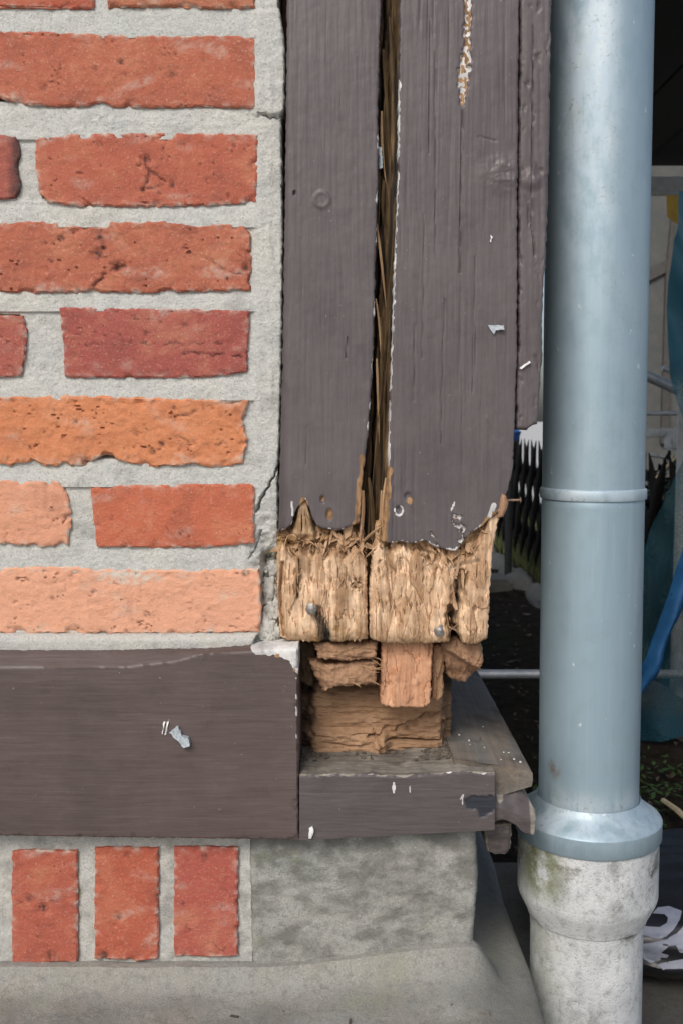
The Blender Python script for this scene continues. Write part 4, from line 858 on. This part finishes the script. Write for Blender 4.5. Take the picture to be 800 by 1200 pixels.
loft('board', wb, M['grey'], ring, attrs=dict(rot=.25 * bare, dirt_shade=.15 + .45 * ss(0, .4, fbm(ring[..., 0] * 60, ring[..., 1] * 30, 1, 4, 254))), angle=35)
slab('broken_fragment', wb, M['board'], [(575, 902), (596, 904)], [(574, 966), (590, 960), (604, 968), (612, 977), (625, 979)], left=[(575, 902), (574, 966)], right=[(596, 904), (608, 922), (628, 953), (625, 979)], Y=-.012, back=.09, res=1.0, rag=.9, ragf=7, rnd=1.2, seed=260,
     relief=lambda x, y, d: .002 * fbm(x / 9, y / 16, 0, 4, 261) + .035 * np.clip((952 - y + .35 * (x - 600)) / 70, 0, 1), attrs=lambda x, y, d: dict(bare=ss(8, 4, np.hypot((x - 586) * 1.3, (y - 930) / 2.2)) + .6 * ss(612, 624, x), primer=0 * x, old=0 * x, dirt_shade=.4 * ss(0, .4, fbm(x / 9, y / 12, 0, 4, 262))))
slab('tongue', wb, M['board'], [(566, 967), (600, 966)], [(571, 999), (580, 1003), (592, 1002), (598, 996)], Y=.002, back=.1, res=1.0, rag=1.4, rnd=4, seed=265, relief=lambda x, y, d: .002 * fbm(x / 9, y / 9, 0, 4, 266),
     attrs=lambda x, y, d: dict(bare=.7 * ss(3, 1, d), primer=0 * x, old=0 * x, dirt_shade=.3 + 0 * x))
cm = Many()
for k in range(12):
    y = abs(lr.gauss(.0, .06)); x = lr.uniform(.118, .174); z = np.interp(x, [.12, .176], [.5397, .5305]); r = lr.uniform(.0003, .0009)
    V_, f_ = boxv(x - r, x + r, y - r, y + r, z - r * .3, z + r); cm.add(V_, f_)
cm.build('paint_crumbs', M['white'], wb, smooth=False, kind='stuff')

# ================================================================== DOWNPIPE AND STANDPIPE
YD = .086
ctop = at(703, 0, YD); cbot = at(688.5, 935, YD)
def pipex(z): return ctop[0] + (cbot[0] - ctop[0]) * (ctop[2] - z) / (ctop[2] - cbot[2])
def zpx(py): return float(at(690, py, YD)[2])
def lathe(name, par, mat, prof, attrs=None, n=96, warp=0.0, seed=0, **kw):
    th = np.linspace(0, 2 * math.pi, n, endpoint=False)
    z = np.array([p[0] for p in prof]); r = np.array([p[1] for p in prof])
    rr_ = r[None] * (1 + warp * fbm(np.cos(th)[:, None] * 1.3, np.sin(th)[:, None] * 1.3, z[None] * 9, 4, seed))
    x = pipex(z)[None] + rr_ * np.cos(th)[:, None]; y = YD + rr_ * np.sin(th)[:, None]
    P = np.stack([x, y, np.broadcast_to(z[None], x.shape)], -1)
    return loft(name, par, mat, P, attrs=attrs(th[:, None], z[None], x) if attrs else None, **kw)
dp = thing('downpipe', 'blue grey zinc downpipe running down beside the timber post', 'pipe', (cbot[0], YD, zpx(975)))
zj, zb = zpx(577), zpx(934)
def zat(t, z, x): return dict(chalk_glint=.1 + .9 * ss(.9, 1.15, z) * ss(.75, .2, np.abs(t - 4.25)) + 0 * x, stain=.0 * x + 0 * z)  # pale streak up the front is a highlight painted into the colour
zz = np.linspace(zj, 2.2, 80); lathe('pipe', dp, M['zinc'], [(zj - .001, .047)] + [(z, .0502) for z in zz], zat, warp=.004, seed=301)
zz = np.linspace(zb - .006, zj - .008, 60)
lathe('lower_pipe', dp, M['zinc'], [(z, .0505) for z in zz] + [(zj, .048)], lambda t, z, x: dict(chalk_glint=.0 + .8 * ss(zb + .03, zb, z) + 0 * x, stain=.9 * ss(.012, .004, np.hypot((z - zpx(890)), (t - 3.75) * .05)) + 0 * x), warp=.006, seed=302)
lathe('joint_ring', dp, M['zinc'], [(zj - .0055, .0495), (zj - .0055, .0518), (zj - .0045, .0523), (zj + .0035, .0523), (zj + .0045, .0518), (zj + .0055, .0500)], lambda t, z, x: dict(chalk_glint=.9 + 0 * x, stain=0 * x), warp=.003, seed=303)
zr, zk = zpx(952), zpx(974)
lathe('collar', dp, M['zinc'], [(zb - .004, .049), (zb + .003, .0525), (zb - .001, .0545), (zb - .004, .057), (zr + .0055, .066), (zr + .001, .0725), (zr - .001, .0738), (zr - .003, .0738), (zk + .002, .0738), (zk, .0728), (zk, .06)],
      lambda t, z, x: dict(chalk_glint=.7 * ss(zr - .006, zr + .004, z) + .1 + 0 * x, stain=0 * x), warp=.008, seed=304, angle=30)
spt = thing('standpipe', 'pale mottled cement standpipe with mossy socket under the zinc collar', 'pipe', (cbot[0], YD, 0))
z1, z2 = zpx(1040), zpx(1068)
def spat(t, z, x):
    g = ss(z2, z2 + .05, z) * ss(-.35, .3, fbm(np.cos(t) * 2.2, np.sin(t) * 2.2, z * 22, 4, 311))
    return dict(grime=np.clip(.9 * g + .8 * ss(.01, .002, np.abs(z - z2 + .004)) , 0, 1) + 0 * x, moss=.95 * ss(.6, .0, np.abs(t - 3.75)) * ss(z1 - .004, z1 + .03, z) + 0 * x)
zz = np.linspace(z1, zk + .004, 24)
lathe('socket', spt, M['standpipe'], [(z2 - .002, .05), (z2, .0605), (z2 + .005, .062)] + [(z1 - .006 + 0, .0695)] + [(z, .0713) for z in zz] + [(zk + .006, .066)], spat, warp=.012, seed=310)
zz = np.linspace(0, z2 - .001, 60)
lathe('barrel', spt, M['standpipe'], [(z, .0575 + .001 * ss(z2 - .02, z2, z)) for z in zz], lambda t, z, x: dict(grime=.5 * ss(.1, .5, fbm(np.cos(t), np.sin(t), z * 9, 4, 312)) + .9 * ss(z2 - .012, z2, z), moss=.25 * ss(.8, .2, np.abs(t - 3.5)) + 0 * z), warp=.006, seed=313)

# ================================================================== GROUND AND BACKGROUND
def sheet(name, mat, x0, x1, y0, y1, z, res, amp=0, fq=4, seed=0, kind='structure', th=.05):
    nx_, ny_ = max(2, int((x1 - x0) / res)), max(2, int((y1 - y0) / res))
    X, Yq = np.meshgrid(np.linspace(x0, x1, nx_), np.linspace(y1, y0, ny_))
    Z = z + amp * fbm(X * fq, Yq * fq, 0, 5, seed)
    V, f, b = closed(np.stack([X, Yq, Z], -1), 2, z - th - amp)
    return mk(name, V, f, mat, kind=kind)
X, Yq = np.meshgrid(np.linspace(-150, 150, 20), np.linspace(250, -60, 20)); V, f, b = closed(np.stack([X, Yq, -.06 + 0 * X], -1), 2, -.3); mk('ground', V, f, M['road'], kind='structure')
sheet('soil', M['soil'], -1.5, 5.5, .55, 9.5, -.012, .022, .03, 3.2, 401)
sheet('pavement', M['concrete'], .1, 2.2, -.6, .98, 0.0, .03, .004, 5, 402)
# litter and stones strewn over the soil
lt = Many()
for k in range(900):
    y = lr.uniform(1.0, 6.0); x = lr.uniform(.12, .52) * (y + .94) * 0.9
    z = -.012 + .03 * float(fbm(x * 3.2, y * 3.2, 0, 5, 401)); r = lr.uniform(.002, .011) * (.6 + .25 * y); a = lr.uniform(0, 3.14)
    c_, s_ = math.cos(a), math.sin(a); q = [(r * 1.6, 0), (0, r * .7), (-r * 1.3, .1 * r), (0, -r * .6)]
    V_ = [(x + p * c_ - w_ * s_, y + p * s_ + w_ * c_, z + lr.uniform(.002, .012)) for p, w_ in q] + [(x, y, z - .004)]
    lt.add(V_, [(0, 1, 2, 3), (1, 0, 4), (2, 1, 4), (3, 2, 4), (0, 3, 4)])
lt.build('leaf_litter', M['litter'], kind='stuff', smooth=False, label='pale leaf litter and chips strewn over the dark soil', cat='litter')
wd = Many()
for k in range(420):                               # low weeds
    y = lr.gauss(1.36, .14); x = lr.gauss(.78, .12); 
    if y > 1.62: continue
    z = -.01 + lr.uniform(0, .03); r = lr.uniform(.006, .014); a = lr.uniform(0, 6.28); e = lr.uniform(-.2, .8)
    d_ = np.array([math.cos(a) * math.cos(e), math.sin(a) * math.cos(e), math.sin(e)]); s_ = np.array([-math.sin(a), math.cos(a), 0])
    c_ = np.array([x, y, z]); V_ = [c_, c_ + d_ * r + s_ * r * .45, c_ + d_ * r * 2, c_ + d_ * r - s_ * r * .45, c_ + d_ * r - np.array([0, 0, r * .12])]
    wd.add(V_, [(0, 1, 4), (1, 2, 4), (2, 3, 4), (3, 0, 4), (0, 3, 2, 1)])
wd.build('weeds', M['weed'], kind='stuff', smooth=False, label='low green weeds on the soil in front of the net', cat='weeds')
a_, b_ = onz(776, 938, .02), onz(812, 968, .015)
tube('stick', None, M['straw'], [a_, (a_ + b_) / 2 + np.array([0, 0, .004]), b_, b_ + (b_ - a_) * .8], [.006, .007, .0065, .005], 6, label='pale dry stick lying on the dark soil by the standpipe', cat='stick')

# hunter fence running along the side of the house
XF = 1.07
fence = thing('picket_fence', 'black crossed lath fence with pointed tips seen between post and downpipe', 'fence', (XF, 5, 0))
def lath_mesh(sgn):
    L_, r = .83, .026; n = 8
    th = np.linspace(0, 2 * math.pi, n, endpoint=False); s = np.array([0, .07, .16, .5, .84, .93, 1.0]); q = np.array([.12, .55, 1, 1, 1, .55, .12]) * r
    dy, dz = .46 * sgn, .74; d = np.array([0, dy, dz]) / math.hypot(dy, dz)
    p = np.array([[0, 0, 0]]) + (s[:, None] - .5) * L_ * d
    sx = np.array([1.0, 0, 0]); c = np.cross(d, sx)
    return p[None] + q[None, :, None] * (np.cos(th)[:, None, None] * sx * .6 + np.sin(th)[:, None, None] * c)
for sg in (1, -1):
    first = None
    for k in range(34):
        y = 1.5 + k * .225 + (.05 if sg > 0 else 0)
        if first is None:
            first = loft('lath', fence, M['fence'], lath_mesh(sg) + np.array([XF + sg * .011, y, .385])); y0 = y
        else:
            o = first.copy(); C.objects.link(o); o.location = (0, y - y0, 0)
for z in (.2, .56): tube('rail', fence, M['fence'], [(XF + .04, 1.4, z), (XF + .04, 5, z), (XF + .04, 9.2, z)], .02, 10)
for y in (1.6, 3.9, 6.2, 8.5): tube('fence_post', fence, M['fence'], [(XF + .12, y, -.1), (XF + .12, y, .3), (XF + .12, y, .7)], .04, 10)
kb = thing('kerb', 'rough pale kerb stones in a line under the black fence', 'kerb', (1.0, 5, 0))
for k in range(12):
    y = 1.7 + k * .62; lump('kerb_stone', kb, M['kerb'], (.95 + lr.uniform(-.02, .02), y + .3, -.02), 1.0, 40 + k, (.075, .31, .075), 14, .45)
gm = Many()
for k in range(5000):
    y = lr.uniform(2.5, 9.3); x = 1.03 + abs(lr.gauss(0, .3)); h = lr.uniform(.03, .1); a = lr.uniform(0, 6.28); w_ = .004
    V_ = [(x - w_ * math.cos(a), y - w_ * math.sin(a), -.03), (x + w_ * math.cos(a), y + w_ * math.sin(a), -.03), (x + lr.gauss(0, .02), y + lr.gauss(0, .02), h)]
    gm.add(V_, [(0, 1, 2)])
gm.build('grass', M['grass'], kind='stuff', smooth=False, label='yellow green grass along the far side of the fence', cat='grass')
pz = onz(594.5, 679, 0.0)
tube('iron_post', None, M['dark'], [(pz[0], pz[1], -.05), (pz[0], pz[1], .3), (pz[0], pz[1], .62)], .02, 10, label='thin dark metal post standing in front of the black fence', cat='post')
pb = onz(590, 690, 0)
bevbox('stone_block', None, M['kerb'], pb[0] - .25, pb[0] + .03, pb[1] - .1, pb[1] + .15, -.05, .06, .02, label='low grey stone block on the soil at the foot of the metal post', cat='stone')
hg = thing('dark_shrub', 'dense dark green shrub growing behind the fence and scaffold', 'shrub', (1.6, 3.2, -.05))
lm = Many(); hr = random.Random(8)
for k in range(6000):
    u_ = np.array([hr.gauss(0, 1) for _ in range(3)]); u_ /= np.linalg.norm(u_); q_ = hr.uniform(.55, 1.0)
    c_ = np.array([1.55, 3.0, .4]) + u_ * q_ * np.array([.42, 1.0, .36]) * (1 + .25 * float(gn(u_[0] * 2, u_[1] * 2, u_[2] * 2, 77)))
    d_ = np.array([hr.gauss(0, 1) for _ in range(3)]); d_ /= np.linalg.norm(d_); s_ = np.cross(d_, u_); s_ /= np.linalg.norm(s_) + 1e-6; l_ = hr.uniform(.02, .04)
    lm.add([c_, c_ + d_ * l_ + s_ * l_ * .4, c_ + d_ * 2 * l_, c_ + d_ * l_ - s_ * l_ * .4], [(0, 1, 2, 3)])
lm.build('foliage', m_plain('dark_leaf', (.01, .02, .006), (.025, .04, .012), 9, .6), hg, smooth=False)
for k in range(5): tube('stem', hg, M['fence'], [(1.55 + .05 * k, 2.6 + .25 * k, -.06), (1.6 + .02 * k, 2.7 + .2 * k, .25), (1.65, 2.5 + .3 * k, .55)], [.015, .011, .005], 6)
# blue bin beyond the fence
bx = at(604, 500, 7.4)[0]
tube('blue_bin', None, M['bluebin'], [(bx - .25, 7.4, -.07), (bx - .25, 7.4, .3), (bx - .25, 7.4, .72), (bx - .25, 7.4, .75), (bx - .25, 7.4, .78)], [.24, .26, .28, .29, .25], 24, label='blue plastic bin standing beyond the black fence', cat='bin')
# grey building far behind on the right
gb = thing('grey_building', 'plain grey rendered building with darker bands, one a painted shadow, beyond the scaffold', 'building', (4, 8, 0))
bevbox('wall', gb, M['plaster'], 2.1, 6.5, 7.4, 9.5, -.1, 3.6, .01)
xa = at(757, 318, 7.4)[0]
V, f = boxv(1, 1, 1, 1, 1, 1)
def quadbox(name, par, mat, p, y0, y1):
    V = [(x, y, z) for y in (y0, y1) for (x, z) in p]; f = [(0, 1, 2, 3), (7, 6, 5, 4)] + [((i + 1) % 4, i, 4 + i, 4 + (i + 1) % 4) for i in range(4)]
    return mk(name, V, f, mat, par, smooth=False)
g = lambda px, py, Y: (float(at(px, py, Y)[0]), float(at(px, py, Y)[2]))
quadbox('band_shadow', gb, M['band_shadow'], [g(750, 334, 7.37), g(790, 314, 7.37), g(790, 300, 7.37), g(750, 318, 7.37)], 7.37, 7.42)
quadbox('band_shadow', gb, M['band_shadow'], [g(774, 520, 7.36), g(783, 520, 7.36), g(790, 220, 7.36), g(780, 320, 7.36)], 7.36, 7.42)  # dark strip standing in for a shadow along the wall's edge

# scaffold
sc = thing('scaffold', 'galvanised scaffold with dark plank deck standing behind the downpipe', 'scaffold', (1.4, 3, 0))
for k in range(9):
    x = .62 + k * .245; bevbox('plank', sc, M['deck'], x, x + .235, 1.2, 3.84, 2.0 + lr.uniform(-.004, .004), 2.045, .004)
xl, xr = .62, 2.8
zt_, zb_ = float(at(770, 206, 3.86)[2]), float(at(770, 227, 3.86)[2])
bevbox('transom', sc, M['steel'], xl, xr, 3.86, 3.92, zb_, zt_, .012)
bevbox('transom', sc, M['steel'], xl, xr, 1.14, 1.19, 1.95, 2.04, .012)
ps = onz(793, 824, 0)
stx = [(ps[0], ps[1]), (ps[0] + 1.2, ps[1]), (ps[0] + 1.2, 3.8), (xr - .2, 1.2)]
for (x, y) in stx:
    tube('standard', sc, M['steel'], [(x, y, .012), (x, y, 1.0), (x, y, 2.6)], .0241, 16)
    bevbox('base_plate', sc, M['steel'], x - .075, x + .075, y - .075, y + .075, -.012, .012, .003)
def rail(p0, p1, r=.0241, nm='tube'):
    p0, p1 = np.array(p0), np.array(p1); return tube(nm, sc, M['steel'], [p0, (p0 + p1) / 2, p1], r, 14)
zr_ = float(at(600, 790, ps[1] - .06)[2])
rail((-.1, ps[1] - .06, zr_), (2.6, ps[1] - .06, zr_), .0135, 'ledger')
rail(at(735, 430, 3.7), at(860, 487, 3.7), .0241, 'brace'); rail(at(738, 484.5, 3.6), at(900, 484, 3.6), .01, 'guard_rail')
rail(at(776, 431, 3.5), at(870, 470, 3.5), .012, 'brace')
bevbox('toe_board', sc, M['steel'], at(735, 500, 3.4)[0], 2.4, 3.4, 3.43, float(at(760, 512.5, 3.4)[2]), float(at(760, 502, 3.4)[2]), .004)
bevbox('coupler', sc, M['steel'], at(786, 500, 3.3)[0], at(806, 500, 3.3)[0], 3.3, 3.4, float(at(760, 528, 3.3)[2]), float(at(760, 506, 3.3)[2]), .01)
rail(at(760, 533, 3.3), at(779, 536, 3.3), .007, 'bolt')
yw = 2.6
V = [at(*p, y) for y in (yw, yw + .05) for p in [(780, 229), (812, 229), (812, 282), (796, 266), (781, 254)]]
mk('bracket', V, [(0, 1, 2, 3, 4), (9, 8, 7, 6, 5)] + [((i + 1) % 5, i, 5 + i, 5 + (i + 1) % 5) for i in range(5)], M['yellow'], sc, smooth=False)
tube('cane', None, M['straw'], [at(768, 560, 2.5), at(782, 545, 2.5), at(798, 529, 2.5), at(815, 512, 2.5)], [.004, .0045, .004, .003], 6, label='thin pale cane leaning against the green net', cat='cane')

# debris net and tarpaulin strip
edge = np.array([(738, 897), (738, 760), (745, 690), (752, 650), (770, 600), (785, 565), (803, 530), (806, 500), (798, 475), (788, 440), (783, 400), (783, 330), (786, 290), (790, 265), (793, 225)], float)
nv, nu = 150, 70; YN = 1.72
ti = np.linspace(0, len(edge) - 1, nv); ex = np.interp(ti, range(len(edge)), edge[:, 0]); ey = np.interp(ti, range(len(edge)), edge[:, 1])
E = at(ex, ey, YN); E[:, 2] = np.maximum(E[:, 2], .004); uu = np.linspace(0, 1, nu)[None, :]
xx = E[:, 0:1] + (2.0 - E[:, 0:1]) * uu ** 1.3; zzn = E[:, 2:3] + 0 * uu
fold = .05 * fbm(xx * 5 + zzn * 2.5, zzn * 1.6, 0, 4, 501) + .018 * np.sin(xx * 34 + zzn * 9 + 3 * fbm(xx * 3, zzn * 3, 0, 3, 502))
yyn = YN + fold + .1 * ss(1.0, 1.4, zzn) * 0
zzn = zzn + .04 * fbm(xx * 5, 0 * zzn + 1, 0, 3, 503) * ss(.2, 0, zzn)
hem = ss(.1, .075, zzn + .02 * fbm(xx * 6, 0 * xx, 0, 3, 504))
up = ss(.9, 1.0, zzn)
P = np.stack([xx, yyn, zzn], -1)[::-1]
dense = np.clip(.62 + .3 * hem + .7 * up + .15 * fbm(xx * 8, zzn * 6, 0, 3, 505), 0, 1.5)[::-1]; blue = np.clip(.35 * hem + .8 * up, 0, 1)[::-1]
f = gridf(nv, nu).tolist()
mk('debris_net', P.reshape(-1, 3), f, M['net'], attrs=dict(dense=dense, blue=blue), label='blue green scaffold debris net hanging in folds behind the downpipe', cat='net')
n = 26; t = np.linspace(0, 1, n)
ta = np.array([(815, 605), (800, 640), (786, 688), (767, 742), (756, 770), (742, 800), (735, 815)], float); tb = np.array([(825, 690), (801, 706), (788, 733), (777, 765), (770, 790), (752, 812), (740, 835)], float)
q = np.linspace(0, 6, n)
A_ = at(np.interp(q, range(7), ta[:, 0]), np.interp(q, range(7), ta[:, 1]), 1.6); B_ = at(np.interp(q, range(7), tb[:, 0]), np.interp(q, range(7), tb[:, 1]), 1.6)
w_ = np.linspace(0, 1, 9)[:, None, None]; P = A_[None] * (1 - w_) + B_[None] * w_
P[..., 1] += .03 * np.sin(w_[..., 0] * 3.0) * -1 + .02 * fbm(P[..., 0] * 12, P[..., 2] * 12, 0, 3, 506)
V, f, b = closed(P, 1, 0); 
V = np.concatenate([P.reshape(-1, 3), P.reshape(-1, 3) + np.array([0, .003, 0])]); f0 = gridf(9, n); f = f0.tolist() + (f0[:, ::-1] + 9 * n).tolist()
mk('tarpaulin_strip', V, f, M['tarp'], label='bright blue tarpaulin strip slung across the net', cat='tarpaulin')

# black sack with pale print
c0 = np.array([.62, .70, .0]); n = 40; m = 80
th = np.linspace(.0, math.pi, n)[None, :]; ph = np.linspace(0, 2 * math.pi, m, endpoint=False)[:, None]
pw = lambda v, e: np.sign(v) * np.abs(v) ** e
D = np.stack([pw(np.sin(th), .6) * pw(np.cos(ph), .7), pw(np.sin(th), .6) * pw(np.sin(ph), .7), pw(np.cos(th), .75) + 0 * ph], -1)
P = D * np.array([.30, .2, .065]) + np.array([0, 0, .062])
P = P * (1 + .10 * fbm(D[..., 0] * 2.2, D[..., 1] * 2.2, D[..., 2] * 2.2, 4, 601)[..., None]) + .006 * fbm(P[..., 0:1] * 30, P[..., 1:2] * 30, P[..., 2:3] * 30, 3, 602)
P[..., 2] = np.maximum(P[..., 2], .002); P = P + c0
sack = thing('plastic_sack', 'black plastic sack with pale curved print lying on the concrete', 'sack', tuple(c0))
so = loft('bag', sack, M['sack'], P, caps=False, angle=60)
bv = BVHTree.FromPolygons([Vector(v) for v in P.reshape(-1, 3)], [tuple(q.vertices) for q in so.data.polygons])
shapes = [[(20, 640), (40, 620), (90, 630), (160, 635), (205, 610), (210, 580), (190, 560), (120, 555), (150, 520), (215, 512), (290, 540), (280, 590), (250, 640), (200, 690), (150, 700), (80, 685), (25, 665)],
          [(20, 730), (100, 725), (200, 705), (260, 670), (310, 620), (330, 780), (280, 780), (255, 740), (215, 745), (170, 780), (215, 795), (205, 810), (150, 830), (110, 845), (70, 820), (40, 770)],
          [(145, 855), (200, 835), (320, 815), (330, 875), (180, 880)]]
for sh in shapes:
    bm = bmesh.new(); bm.faces.new([bm.verts.new((x, -y, 0)) for x, y in sh])
    bmesh.ops.triangulate(bm, faces=bm.faces[:])
    for _ in range(3): bmesh.ops.subdivide_edges(bm, edges=bm.edges[:], cuts=1, use_grid_fill=True)
    bm.verts.index_update(); o_ = Vector(camo.location); V = []
    for v in bm.verts:
        px, py = 740 + v.co.x / 5, 960 - v.co.y / 5
        dd = (Vector(at(px, py, 1.0).tolist()) - o_).normalized(); hit, nr_, _, _ = bv.ray_cast(o_, dd)
        if hit is None: hit, nr_, _, _ = bv.find_nearest(o_ + dd * 1.7)
        if nr_.dot(dd) > 0: nr_ = -nr_
        V.append(tuple(hit + nr_ * .0012))
    f = [[v.index for v in q.verts] for q in bm.faces]; bm.free()
    mk('print_mark', V, f, M['printed'], sack)
